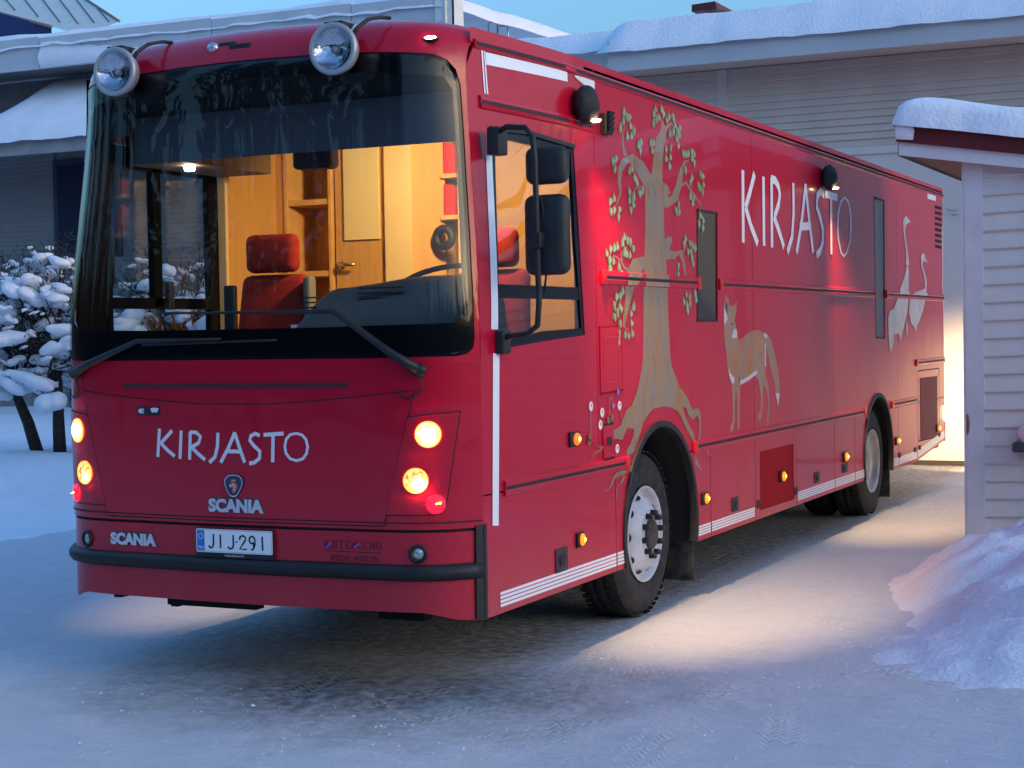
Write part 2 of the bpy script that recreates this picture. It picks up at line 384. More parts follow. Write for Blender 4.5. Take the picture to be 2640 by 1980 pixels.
def mound_h(x, y):
    # ploughed heap against the shed: crest near the shed, a shoulder running towards the camera
    r = math.hypot((x-1.85)/.60, (y-4.6)/1.15); h = .40*math.exp(-r**3*.9)
    r2 = math.hypot((x-2.7)/.95, (y-3.7)/1.7); h = max(h, .36*math.exp(-r2**4*.6))
    r3 = math.hypot((x-3.2)/1.3, (y-2.2)/1.2); h = max(h, .26*math.exp(-r3**4*.6))
    h += .16*smooth((x-1.6)/1.2)*smooth((y-2.2)/1.5)
    h += h*.40*(fbm(x*2.6, y*2.6, 21)-.5)+h*.30*(fbm(x*7, y*7, 22)-.5)+.05*(fbm(x*15, y*15, 23)-.5)*min(1, h*6)
    edge = smooth((y-.2-.5*fbm(x*3, 1, 4)+ .9*(1.9-x)*(1 if x < 1.9 else .15))/1.6)
    return h*edge-.06+.03*fbm(x*5, y*5, 9)
struct(grid_obj('snow_mound', .9, 7.0, .2, 9.0, .06, mound_h, SNOW))
# unseen ring of dark trees, added to block the low sky
rw = random.Random(31); wmb = MB(); WOODS = mat('sky_block_wood', (.014, .020, .018), .9, var=.3, vscale=.4)
for k in range(330):
    t = 2*math.pi*k/330+rw.uniform(-.01, .01); back = not (R(60) < t < R(165)); d = rw.uniform(46, 66) if back else rw.uniform(75, 100); x, y = -3+math.cos(t)*d, 3+math.sin(t)*d; h = rw.uniform(10, 13) if back else rw.uniform(7, 9); r0 = rw.uniform(1.8, 2.8)
    for j in range(4):
        z0, z1, q = h*j*.2, h*(j*.2+.42), r0*(1-.2*j); n0 = len(wmb.v)
        for i in range(9): an = 2*math.pi*i/9+j; rr = q*rw.uniform(.65, 1.15); wmb.v.append((x+math.cos(an)*rr, y+math.sin(an)*rr, z0+rw.uniform(-.3, .3)))
        wmb.v.append((x, y, z1)); wmb.f += [(n0+i, n0+(i+1) % 9, n0+9) for i in range(9)]
stuff(wmb.build('sky_block_wood', WOODS))
# loose crumbs of snow and ice
rc = random.Random(12); cmb = MB()
def crumb(x, y, z, s):
    k = len(cmb.v); P = [(1, 0, 0), (-1, 0, 0), (0, 1, 0), (0, -1, 0), (0, 0, 1), (0, 0, -1)]
    cmb.v += [(x+p[0]*s*rc.uniform(.5, 1.3), y+p[1]*s*rc.uniform(.5, 1.3), z+p[2]*s*rc.uniform(.35, .8)) for p in P]
    cmb.f += [(k+i, k+j, k+l) for i, j, l in ((0, 2, 4), (2, 1, 4), (1, 3, 4), (3, 0, 4), (2, 0, 5), (1, 2, 5), (3, 1, 5), (0, 3, 5))]
for k in range(1500):
    q = rc.random()
    if q < .45: x, y = rc.gauss(1.7, .8), rc.gauss(1.6, 1.3)
    elif q < .7: x, y = rc.gauss(-.6, 1.2), rc.gauss(-.6, .6)
    else: x, y = rc.uniform(-5, 4), rc.uniform(-6, 3)
    if -2.6 < x < .1 and y > 0: continue
    crumb(x, y, max(ground_h(x, y), mound_h(x, y) if x > .95 and .3 < y < 8.9 else -1)+.002, rc.uniform(.003, .008)*(1.8 if rc.random() < .10 else 1))
stuff(cmb.build('snow_crumb', SNOW))
# ================================================================ SETTING: buildings
CLAD = mat('cream_cladding', (.64, .55, .47), .6, var=.05, vscale=1.5)
CLADW = mat('white_cladding', (.70, .68, .62), .6, var=.05, vscale=2.5, bump=.1, bscale=60)
TRIMW = mat('white_trim', (.70, .71, .70), .55, var=.06, vscale=3)
DOORW = mat('garage_door_paint', (.74, .70, .64), .5, var=.02)
FASC = mat('grey_fascia', (.55, .58, .60), .5, var=.05, vscale=1)
DARKWALL = mat('dark_siding', (.15, .14, .145), .7, var=.12, vscale=2)
def boards(root, y, x0, x1, z0, z1, pitch, m, lip=.018, tilt=0.0):
    """overlapping horizontal boards, each a part sharing one mesh"""
    me = bpy.data.meshes.new('board'); n = int(round((z1-z0)/pitch)); p = (z1-z0)/n
    v = [(x, yy, z) for x in (x0, x1) for yy, z in ((y-.004, p-.002), (y-.004-lip, .0), (y-.004-lip+.004, -.008), (y+.02, -.008), (y+.02, p-.002))]
    f = [(i, (i+1) % 5, 5+(i+1) % 5, 5+i) for i in range(5)]+[(4, 3, 2, 1, 0), (5, 6, 7, 8, 9)]
    if tilt: v = [(a, b, c+tilt*(a-x0)) for a, b, c in v]
    me.from_pydata(v, [], [q[::-1] for q in f]); me.update(); me.materials.append(m)
    bm = bmesh.new(); bm.from_mesh(me); bmesh.ops.recalc_face_normals(bm, faces=bm.faces[:]); bm.to_mesh(me); bm.free()
    for k in range(n):
        o = link('board', me, None, root); o.location.z = z0+k*p
def snow_cap(name, x0, x1, y0, y1, zf, thick, root, seed=0, nx=60, ny=16, edge=.22, droop=.05, m=SNOW):
    """rounded snow lying on a roof whose height is zf(x, y); the edges roll over"""
    v = []; f = []
    for j in range(ny+1):
        for i in range(nx+1):
            u, w = i/nx, j/ny; x = x0+(x1-x0)*u; y = y0+(y1-y0)*w
            d = min((x-x0), (x1-x), (y-y0), (y1-y)); t = min(1, d/edge); prof = math.sqrt(max(0, 1-(1-t)**2))
            e = 1-t
            h = thick*prof*(.85+.35*fbm(x*1.1+seed, y*1.1, seed))
            jx = e*.05*(fbm(x*3, y*3, seed+3)-.5)*2
            v.append((x+jx*.2, y+jx, zf(x, y)+h-(droop*e*(.4+fbm(x*2.3+y, seed, seed)))))
    for j in range(ny):
        for i in range(nx): a = j*(nx+1)+i; f.append((a, a+1, a+nx+2, a+nx+1))
    return mesh(name, v, f, m, root, True)
# ---- garage behind the vehicle
gar = thing('garage_building', 'cream clad garage with snowy flat roof behind the red bus', 'building', (-2, 14.6, 0))
GY = 14.6
mesh('wall', [(-7.2, GY+.03, -.2), (6, GY+.03, -.2), (6, GY+.03, 5.45), (-7.2, GY+.03, 5.45)], [(0, 1, 2, 3)], CLAD, gar)
box('side_wall', -7.2, -7.1, GY+.05, GY+9, -.2, 5.45, CLAD, gar)
boards(gar, GY, -3.38, 6, 4.17, 5.32, .098, CLAD, .026)
boards(gar, GY, -7.1, -3.52, 4.17, 5.32, .098, CLAD, .026)
boards(gar, GY, -7.1, -3.52, 0, 4.1, .098, CLAD, .026)
box('corner_trim', -3.52, -3.38, GY-.03, GY+.02, 0, 5.32, CLAD, gar)
box('soffit', -4.75, 6.3, GY-.72, GY+.02, 5.33, 5.36, mat('soffit_board', (.62, .50, .42), .6), gar)
box('fascia_board', -4.78, 6.3, GY-.76, GY-.72, 5.30, 5.58, FASC, gar)
box('gable_fascia', -4.82, -4.78, GY-.76, GY+9, 5.28, 5.72, FASC, gar)
box('end_wall', -6.4, -4.82, GY-.10, GY-.02, 5.1, 5.75, TRIMW, gar)
box('roof', -4.8, 6.4, GY-.75, GY+9, 5.58, 5.62, FASC, gar)
snow_cap('roof_snow', -4.95, 6.6, GY-.84, GY+12, lambda x, y: 5.60+.165*(y-GY+.8), .36, gar, 5, 120, 40, .35, .06)
snow_cap('end_snow', -7.4, -4.6, GY-.35, GY+5, lambda x, y: 5.72, .30, gar, 9, 40, 20, .5, .05)
dr = box('door_frame', -3.36, 2.6, GY-.045, GY+.02, 4.06, 4.16, DOORW, gar)
dpm = MB().box(-3.3, 2.5, GY-.012, GY+.02, .004, .271)
me = None
for k in range(15):
    if me is None: o = dpm.build('door_panel', DOORW, gar); me = o.data
    else: o = link('door_panel', me, None, gar)
    o.location.z = .06+k*.2665
box('door_seal', -3.3, 2.5, GY-.03, GY+.02, -.05, .058, mat('rubber_seal', (.06, .05, .04), .8), gar)
lamp = thing('wall_lamp_bracket', 'small bent metal hook on the garage door frame', 'bracket', (-.45, GY-.1, 3.28))
MB().tube([(-.47, GY-.03, 3.30), (-.40, GY-.09, 3.27), (-.30, GY-.09, 3.27)], .008, 6).tube([(-.40, GY-.03, 3.22), (-.30, GY-.09, 3.22)], .008, 6).build('hook', ALU, lamp, True)
# ---- long building on the left
lb = thing('long_building', 'low grey clad building with a deep snowy fascia, left behind the bus', 'building', (-16, 20, 0))
LY = 20.0
mesh('wall', [(-26, LY+.03, -.2), (-10.4, LY+.03, -.2), (-10.4, LY+.03, 7.2), (-26, LY+.03, 7.2)], [(0, 1, 2, 3)], DARKWALL, lb)
LC = mat('grey_cladding', (.19, .18, .18), .7, var=.08, vscale=2)
boards(lb, LY, -26, -19.62, .9, 5.75, .097, LC, .02)
boards(lb, LY, -17.9, -12.6, .9, 5.75, .097, LC, .02)
box('base_course', -26, -9, LY-.05, LY, -.2, .9, mat('grey_concrete', (.25, .24, .23), .85, var=.1), lb)
box('window_frame', -19.62, -17.9, LY-.06, LY, 3.5, 5.5, mat('dark_frame', (.02, .02, .03), .5), lb)
box('window_pane', -19.5, -18.0, LY-.075, LY-.062, 3.6, 5.4, mat('dark_blue_pane', (.010, .014, .035), .5, spec=.2), lb)
box('wall_below_window', -19.62, -17.9, LY-.02, LY, .9, 3.5, LC, lb)
box('eave_board', -24, -12, 18.25, 18.31, 5.44, 5.80, mat('weathered_board', (.30, .29, .29), .7, var=.1), lb)
box('eave_soffit', -24, -12, 18.31, LY, 5.74, 5.78, mat('weathered_board', (.3, .3, .3)), lb)
# lower roof with a thick rounded load of snow, its left end hipped
def low_roof(x, y): return 5.78+.60*max(0, y-18.2)*smooth((x+21.6)/2.2)
snow_cap('lower_roof_snow', -21.5, -12, 18.12, 20.4, low_roof, .28, lb, 13, 60, 18, .40, .10)
for k, x0 in enumerate((-26, -19.05, -14.9, -11.85)):
    x1 = (-19.05, -14.9, -11.85, -10.15)[k]
    box('fascia_panel', x0+.008, x1-.008, 18.97, 19.02, 7.22, 7.86-.03*k, FASC, lb)
box('upper_soffit', -26, -10.15, 19.02, 20.2, 7.23, 7.26, DARKWALL, lb)
snow_cap('upper_roof_snow', -26.5, -10.0, 18.9, 30, lambda x, y: 7.78-.03*(x+26)/4+.03*(y-19), .26, lb, 17, 90, 24, .35, .10)
# snow blown against the fascia
mb = MB()
nx = 60
for j, (yy, zz) in enumerate(((18.965, 7.74), (18.90, 7.60), (18.86, 7.45), (18.90, 7.30), (18.965, 7.235))):
    for i in range(nx+1):
        x = -19.0+i*(3.6/nx); t = 1-i/nx; k = max(0, t**.8)*(.8+.4*fbm(x*3, j, 3))
        mb.v.append((x, 18.965+(yy-18.965)*k, 7.235+(zz-7.235)*min(1, k*.95+.02)))
for j in range(4):
    for i in range(nx): a = j*(nx+1)+i; mb.f.append((a, a+nx+1, a+nx+2, a+1))
mb.build('drifted_snow', SNOW, lb, True)
vt = thing('roof_vent_box', 'white square vent shaft at the end of the snowy roof', 'vent', (-9.97, 19.3, 7.2))
box('shaft', -10.14, -9.92, 18.95, 19.4, 7.0, 9.2, TRIMW, vt); box('side_flange', -9.92, -9.80, 19.0, 19.4, 7.0, 9.2, TRIMW, vt)
box('joint_strip', -9.95, -9.925, 18.93, 18.95, 7.0, 9.2, FASC, vt)
tag(tube('overhead_cable', [(-7.23, 14, 5.2), (-7.23, 14, 8), (-7.3, 14, 14)], .016, BLACK), 'thin black cable running up behind the bus roof', 'cable')
hk = thing('roof_ladder', 'pale steel ladder hoops rising from the snowy roof', 'ladder', (-10.4, 22, 7.5))
for a, b, z in ((-10.58, -10.38, 7.82), (-10.38, -10.16, 7.72)):
    MB().tube([(a, 22, 7.3), (a, 22, z-.03), (a+.04, 22, z), (b-.05, 22, z), (b-.01, 22, z-.03), (b, 22, 7.3)], .014, 6).build('hoop', ALU, hk, True)
rv = thing('roof_hatch', 'dark red angular roof hatch standing in the snow on the garage roof', 'roof hatch', (-6.3, 22, 7.5))
v = [(-6.439,7.747),(-6.441,7.621),(-5.958,7.623),(-5.811,7.643),(-5.993,7.766)]
v = [(x, 22.0+(.5 if i == 3 else 0), z) for i, (x, z) in enumerate(v)]
mesh('hood', v+[(x, y+1.0, z) for x, y, z in v], [(0, 1, 2, 4), (4, 2, 3), (0, 4, 9, 5), (5, 6, 1, 0), (1, 6, 7, 2), (2, 7, 8, 3), (4, 3, 8, 9)], mat('dark_red_sheet', (.10, .012, .015), .5), rv)
box('hatch_post', -6.25, -6.15, 22.3, 22.6, 6.0, v[1][2]+.01, FASC, rv)
# far house top left
fh = thing('far_house', 'distant house with pale seamed metal roof and blue gable, top left', 'house', (-37, 39, 0))
SR = mat('pale_metal_roof', (.62, .64, .58), .45, var=.04)
rp = [(-40.503,40.332,14.755),(-38.712,38.994,13.726),(-37.716,38.510,13.354),(-34.328,37.220,12.362),(-32.162,36.336,11.682),(-31.368,37.047,12.229),(-34.146,38.733,13.525),(-36.237,40.029,14.523)]
mesh('roof_slope', rp, [tuple(range(8))], SR, fh)
gw = [(-37.434,13.366),(-36.893,13.111),(-34.654,12.423)]
mesh('gable_wall', [(x, 37.6, z) for x, z in gw]+[(gw[2][0], 37.6, 6), (gw[0][0], 37.6, 6)], [(0, 1, 2, 3, 4)], mat('blue_wall', (.010, .022, .11), .6), fh)
tube('eave_trim', [(-38.628,38.901,13.693),(-37.634,38.419,13.322),(-34.253,37.132,12.333)], .05, mat('trim_brown', (.22, .16, .13), .7), fh)
tube('ridge_trim', [(-34.146,38.733,13.525),(-31.368,37.047,12.229)], .05, mat('trim_brown', (.2, .15, .12)), fh)
for sm in ([(-38.167,39.338,13.991),(-37.051,38.544,13.380)], [(-37.147,39.167,13.859),(-35.465,37.906,12.890)], [(-36.210,39.009,13.738),(-34.118,37.409,12.507)], [(-35.322,38.860,13.623),(-33.125,37.148,12.306)], [(-34.481,38.719,13.514),(-32.425,37.106,12.274)], [(-32.818,37.858,12.852),(-31.791,37.074,12.249)]):
    tube('roof_seam', [Vector(sm[0])+(Vector(sm[0])-Vector(sm[1]))*.3, sm[1]], .028, mat('seam_brown', (.16, .12, .10), .7), fh, 5)
# ---- shed on the right
sh = thing('timber_shed', 'white boarded shed with red roof edge and snow cap at the right', 'shed', (2.6, 6.4, 0))
SY = 6.4
mesh('wall', [(1.26, SY+.02, .1), (5.2, SY+.02, .1), (5.2, SY+.02, 2.6), (1.26, SY+.02, 3.3)], [(0, 1, 2, 3)], CLADW, sh)
boards(sh, SY, 1.36, 5.2, .14, 3.12, .142, CLADW, .030, .022)
box('rear_post', 1.30, 1.42, SY+2.3, SY+2.42, -.1, 3.25, TRIMW, sh)
box('corner_board', 1.235, 1.375, SY-.035, SY+.0, .10, 3.2, TRIMW, sh); box('corner_board', 1.215, 1.245, SY-.03, SY+.12, .10, 3.2, TRIMW, sh)
cb = mesh('peeled_paint', [(1.236, SY-.037, 1.10), (1.252, SY-.037, 1.09), (1.262, SY-.037, 1.02), (1.255, SY-.037, .95), (1.236, SY-.037, .92)], [(0, 1, 2, 3, 4)], mat('bare_wood', (.22, .15, .08), .9, var=.3, vscale=20), sh)
for a, b in ((1.42, 1.54), (1.60, 1.66), (1.9, 2.1)): box('foundation_stone', a, b, SY-.05, SY+.1, -.1, .11, mat('stone', (.10, .085, .08), .9, var=.3, vscale=12), sh, .015)
# rake boards: the roof slopes down to the right
SL = -.165
def rake(name, y0, y1, z0, z1, m, x0=.745, x1=5.6):
    v = [(x, y, z+SL*(x-.745)) for x in (x0, x1) for y in (y0, y1) for z in (z0, z1)]
    return mesh(name, v, [(0,1,3,2),(4,6,7,5),(0,4,5,1),(2,3,7,6),(0,2,6,4),(1,5,7,3)], m, sh)
rake('white_rake_board', SY-.16, SY-.13, 3.175, 3.30, TRIMW)
rake('red_rake_board', SY-.19, SY-.162, 3.28, 3.43, mat('dark_red_board', (.12, .008, .010), .5), .73)
rake('roof_deck', SY-.15, SY+2.6, 3.38, 3.42, mat('deck', (.3, .25, .2), .8), .74)
rake('soffit_board', SY-.13, SY+2.5, 3.19, 3.20, mat('soffit_brown', (.20, .15, .12), .8), .75, 1.22)
rake('eave_fascia', SY-.12, SY+2.6, 3.17, 3.40, mat('soffit_brown', (.2, .15, .12)), .73, .75)
snow_cap('roof_snow', .70, 5.7, SY-.24, SY+2.7, lambda x, y: 3.425+SL*(x-.745), .25, sh, 23, 90, 60, .26, .02)
mesh('stuck_snow', [(.728, SY-.195, 3.30), (.87, SY-.205, 3.285), (.88, SY-.20, 3.36), (.865, SY-.205, 3.415), (.728, SY-.195, 3.43), (.80, SY-.235, 3.35)], [(0,1,5),(1,2,5),(2,3,5),(3,4,5),(4,0,5)], SNOW, sh, True)
bx_ = thing('wall_box', 'dark grey box with a snow cap on the shed wall at right edge', 'box', (1.75, SY-.1, .8))
box('box_body', 1.62, 1.95, SY-.25, SY-.03, .81, .885, mat('slate', (.05, .06, .075), .6), bx_, .01)
MB().blob((1.80, SY-.15, .95), .16, .13, .12, 14, 9, .05).build('box_snow', SNOW, bx_, True)
# ================================================================ bushes
BARK = mat('bark', (.045, .030, .024), .9, var=.3, vscale=20)
NEEDLE = mat('dark_foliage', (.018, .028, .022), .8, var=.35, vscale=6)
rb = random.Random(4)
def clump_mesh(k):
    r = random.Random(40+k); mb = MB(); n = 3+k % 4
    for i in range(n): mb.blob((r.uniform(-.7, .7), r.uniform(-.6, .6), r.uniform(-.2, .3)), r.uniform(.55, .9), r.uniform(.5, .8), r.uniform(.42, .7), 10, 7, .05, r)
    o = mb.build('snow_clump', SNOW, None, True)
    rm = o.modifiers.new('r', 'REMESH'); rm.mode = 'VOXEL'; rm.voxel_size = .15
    sm = o.modifiers.new('s', 'SMOOTH'); sm.factor = .6; sm.iterations = 3
    dg = bpy.context.evaluated_depsgraph_get(); me = bpy.data.meshes.new_from_object(o.evaluated_get(dg)); bpy.data.objects.remove(o)
    for p in me.polygons: p.use_smooth = True
    if not me.materials: me.materials.append(SNOW)
    return me
CLUMPS = [clump_mesh(k) for k in range(7)]
def bush(name, label, base, stems, height, spread, nclump, seed):
    r = random.Random(seed); root = thing(name, label, 'bush', base, 'snow laden bushes')
    B = Vector(base); tips = []
    for (dx, dy, lean) in stems:
        p0 = B+Vector((dx, dy, 0)); p1 = p0+Vector((lean*.35, r.uniform(-.1, .1), height*.30)); p2 = p1+Vector((lean*.3, r.uniform(-.2, .2), height*.22))
        tube('stem', [p0, p0.lerp(p1, .5)+Vector((r.uniform(-.06, .06), 0, 0)), p1, p2], [.085, .075, .06, .04], BARK, root, 7)
        tips += [p1, p2]
    fb = MB(); nb = MB()
    for k in range(70):
        t = r.choice(tips); a = r.uniform(0, 2*math.pi); q = r.random()
        e = B+Vector((math.cos(a)*spread*(.3+.7*q)*.9, math.sin(a)*spread*.6*(.3+.7*q), height*(.28+.72*r.random()**.8)*(1.05-.35*q*q)))
        mid = t.lerp(e, .5)+Vector((0, 0, .06)); nb.tube([t, mid, e], [.022, .014, .006], 5, False)
        for j in range(60):
            c = t.lerp(e, r.uniform(.35, 1.0)) if j % 2 else e
            c = c+Vector((r.gauss(0, .11), r.gauss(0, .11), r.gauss(0, .09)))
            d = Vector((r.gauss(0, 1), r.gauss(0, 1), r.gauss(.4, .8))).normalized()*r.uniform(.04, .09); w = d.orthogonal().normalized()*.008
            fb.add([c-w, c+w, c+d+w*.3, c+d-w*.3], [(0, 1, 2, 3)])
    nb.build('branch_twigs', BARK, root, True)['kind'] = 'stuff'
    stuff(fb.build('needle_foliage', NEEDLE, root))
    for k in range(nclump):
        a = r.uniform(0, 2*math.pi); q = math.sqrt(r.random()); zt = r.random()
        c = B+Vector((math.cos(a)*spread*q, math.sin(a)*spread*.62*q-.1, height*(.34+.64*zt)*(1.02-.30*q*q)))
        o = link('snow_clump', CLUMPS[k % 7], None, root); s = (r.uniform(.03, .075) if k % 5 < 3 else r.uniform(.09, .18))*(1.2-.4*zt); o.location = c
        o.scale = (s*r.uniform(.9, 1.7), s*r.uniform(.8, 1.3), s*r.uniform(.6, 1.05)); o.rotation_euler = (r.uniform(-.4, .4), r.uniform(-.5, .5), r.uniform(0, 6.28))
    return root
bush('snowy_bush', 'dark bush bowed under thick snow clumps, left of the bus front', (-10.75, 9.35, .38), ((-.15, 0, -.8), (.30, -.1, .1), (.45, .1, .35)), 2.65, 1.25, 295, 1)
bush('snowy_bush', 'snow laden bush seen through the bus door windows', (-8.95, 9.6, .38), ((-.2, 0, -.2), (.25, 0, .3)), 2.45, 1.15, 280, 2)
# ================================================================ THE BUS
L = 11.88; ZB = .387; ZR = 3.275; ZM = 2.119; ZL = 1.025; BW = -2*HW
bus = thing('library_bus', 'red mobile library bus with painted tree and fox on its side', 'bus', (-1.27, 6.0, 0))
ARCH = ((2.70, .56, .672), (8.65, .57, .600))
def corner_y(z): return yfront(-1e-6-inset(.2, z), z)
def arc_pts(yc, zc, r, z0, n=24):
    a0 = math.asin(max(-1, min(1, (z0-zc)/r)))
    return [(yc-r*math.cos(a0+(math.pi-2*a0)*i/n), zc+r*math.sin(a0+(math.pi-2*a0)*i/n)) for i in range(n+1)]
def upper(y0, y1, z0, z1, arch=None):
    if arch is None: return rect(y0, y1, z0, z1)
    return [(y0, z0)]+arc_pts(*arch, z0)+[(y1, z0), (y1, z1), (y0, z1)]
def skirt_l(y0, arch, z0, z1):   # ahead of an arch
    yc, zc, r = arch; n = 10
    return [(y0, z0)]+[(yc-math.sqrt(r*r-(z0+(z1-z0)*i/n-zc)**2), z0+(z1-z0)*i/n) for i in range(n+1)]+[(y0, z1)]
def skirt_r(arch, y1, z0, z1):
    yc, zc, r = arch; n = 10
    return [(y1, z1)]+[(yc+math.sqrt(r*r-(z1+(z0-z1)*i/n-zc)**2), z1+(z0-z1)*i/n) for i in range(n+1)]+[(y1, z0)]
SIDE = side_surf
ZU = ZL-.02; ZT = ZR+.03
# driver's window opening, small windows
DW = [(0.459,2.849),(0.920,2.855),(1.372,2.848),(1.437,2.318),(1.494,1.786),(0.917,1.758),(0.333,1.720)]
W1 = [(3.459,2.609),(3.876,2.610),(3.853,1.868),(3.428,1.868)]
W2 = [(8.567,3.031),(8.985,3.021),(8.957,1.692),(8.585,1.703)]
def shrink(poly, d):
    ca = sum(p[0] for p in poly)/len(poly); cb = sum(p[1] for p in poly)/len(poly); out = []
    for a, b in poly:
        l = math.hypot(a-ca, b-cb); out.append((a+(ca-a)/l*d, b+(cb-b)/l*d))
    return out
g = .004
zs = [ZU+(ZT-ZU)*i/14 for i in range(15)]
cab = [(1.67-g, ZU), (1.67-g, ZT)]+[(corner_y(z)+.004, z) for z in zs[::-1]]
def sp(outer, holes=(), m=RED, surf=SIDE): return panel('side_panel', [(outer, list(holes))], surf, m, bus, 0, .012, .15)
sp(cab, [DW])
sp(upper(1.67+g, 4.69-g, ZU, ZT, ARCH[0]), [W1])
sp(rect(4.69+g, 7.0-g, ZU, ZT)); sp(upper(7.0+g, 9.52-g, ZU, ZT, ARCH[1]), [W2]); sp(rect(9.52+g, L, ZU, ZT))
def sk(outer, m=RED): return panel('skirt_panel', [(outer, [])], SIDE, m, bus, 0, .012, .3)
zk = ZU-.008
sk([(corner_y(ZB+(zk-ZB)*i/5)+.004, ZB+(zk-ZB)*i/5) for i in range(6)][::-1]+[(1.92-g, ZB), (1.92-g, zk)])
sk(skirt_l(1.92+g, ARCH[0], ZB, zk)); sk(skirt_r(ARCH[0], 3.66-g, ZB, zk)); sk(rect(3.66+g, 4.69-g, ZB, zk))
HT = [(4.810,0.887),(5.721,0.886),(5.720,0.444),(4.797,0.449)]
panel('skirt_panel', [(rect(4.69+g, 5.80-g, ZB, zk), [HT])], SIDE, RED, bus, 0, .012, .3)
panel('fuel_hatch', [(shrink(HT, .006), [])], SIDE, DRED, bus, -.004, .01, None)
sk(rect(5.80+g, 7.0-g, ZB, zk)); sk(rect(7.0+g, 7.72-g, ZB, zk)); sk(skirt_l(7.72+g, ARCH[1], ZB, zk)); sk(skirt_r(ARCH[1], 9.52-g, ZB, zk))
sk(rect(9.52+g, 10.40-g, ZB, zk)); sk([(10.40+g, ZB+.005), (L, .515), (L, zk), (10.40+g, zk)])
GR = [(10.575,1.255),(11.471,1.251),(11.475,0.589),(10.577,0.595)]
panel('engine_grille', [(GR, [])], SIDE, mat('grille_red', (.16, .008, .018), .6), bus, .004, .006, None)
panel('grille_frame', outline([(10.467,1.332),(11.583,1.331),(11.584,0.575),(10.465,0.591)], .012), SIDE, DARK, bus, .002, 0, None)
# dark structure behind the joints
fr = MB()
for y in (1.67, 4.69, 7.0, 9.52): fr.box(-.03, -.014, y-.03, y+.03, ZU, ZT-.02)
for y in (1.92, 3.66, 4.69, 5.80, 7.0, 7.72, 9.52, 10.40): fr.box(-.03, -.014, y-.03, y+.03, ZB+.01, zk)
for a, b in ((.3, 2.1), (3.25, 8.1), (9.2, L)): fr.box(-.03, -.014, a, b, ZU-.03, ZU+.03)
fr.build('body_frame', DARK, bus)
# rails along the side
def rail(y0, y1, z, h=.075, caps=(0, 0)):
    n = max(2, int((y1-y0)/.25)); pr = ((.0, h/2), (.012, h/2-.006), (.014, .012), (.010, .008), (.010, -.008), (.014, -.012), (.012, -h/2+.006), (0, -h/2)); mb = MB()
    for i in range(n+1):
        y = y0+(y1-y0)*i/n
        for d, zz in pr: mb.v.append((-inset(y, z+zz)+d, y, z+zz))
    k = len(pr)
    for i in range(n):
        for j in range(k-1): mb.f.append((i*k+j, (i+1)*k+j, (i+1)*k+j+1, i*k+j+1))
    mb.f.append(tuple(range(k))); mb.f.append(tuple(range(n*k, n*k+k))[::-1])
    o = mb.build('trim_rail', RED, bus)
    panel('rail_insert', [(rect(y0+.01, y1-.01, z-.008, z+.008), [])], SIDE, BLACK, o, .0115, 0, .3)
    for e, s in zip(caps, (y0, y1)):
        if e: a = s-.06 if s == y0 else s; box('end_cap', .0, .018, a, a+.06, z-h/2, z+h/2, CAPRED, o, .004)
    return o
rail(.33, L, ZR-.01, .05); rail(.36, 1.64, 2.975, .07)
rail(1.80, 3.42, ZM, .085, (1, 1)); rail(3.95, 8.52, ZM, .08, (1, 1)); rail(9.06, L, ZM, .08, (1, 0))
rail(.40, 2.06, ZL-.01, .085, (0, 1)); rail(3.37, 8.05, ZL, .08, (1, 1)); rail(9.26, 10.38, ZL+.01, .07, (1, 0)); rail(10.42, L, 1.42, .07, (1, 0))
# rub strip above the skirt hatches
# white reflective tape
def tape(poly, off=.003): return panel('reflective_tape', [(poly, [])], SIDE, TAPE, bus, off, 0, .1)
tape([(0.438,3.234),(1.304,3.245),(1.307,3.190),(0.440,3.172)]); tape([(1.403,3.238),(1.689,3.249),(1.687,3.193),(1.528,3.201),(1.398,3.229)])
for k in range(3): tape([(0.397,3.239),(0.412,3.239),(0.424,3.021),(0.411,3.023)]) if k == 0 else tape([(0.422,3.239),(0.433,3.239),(0.448,3.021),(0.434,3.022)]) if k == 1 else None
tape([(0.381,2.706),(0.442,2.708),(0.364,1.824),(0.284,1.826)]); tape([(0.299,1.705),(0.373,1.704),(0.329,0.835),(0.259,0.843)])
def tape4(p, q, n=4):
    # p, q: lower and upper edge point pairs; n ribs
    for i in range(n):
        a, b = i/n+.02, (i+1)/n-.05
        f = lambda t, k: (p[k][0]+(q[k][0]-p[k][0])*t, p[k][1]+(q[k][1]-p[k][1])*t)
        tape([f(a, 0), f(a, 1), f(b, 1), f(b, 0)])
def tz(y0, y1, z0, z1, n=4): tape4([(y0, z0), (y1, z0)], [(y0, z1), (y1, z1)], n)
tz(.335, 1.91, .418, .50); tz(1.93, 2.045, .418, .50)
tz(3.365, 3.65, .42, .492); tz(3.67, 4.66, .42, .492); tz(5.82, 6.99, .42, .495); tz(7.01, 7.71, .42, .495); tz(7.73, 8.06, .42, .495)
tz(9.24, 9.51, .42, .50); tz(9.53, 10.38, .42, .50); tape4([(10.42, .425), (L-.02, .545)], [(10.42, .505), (L-.02, .625)])
tape([(11.038,3.233),(11.494,3.235),(11.491,3.178),(11.036,3.177)])
panel('reflective_tape', [stroke([(11.829,2.924),(11.829,2.145)], .03), stroke([(11.864,2.102),(11.861,1.415)], .03)], SIDE, TAPE, bus, .003, 0, None)
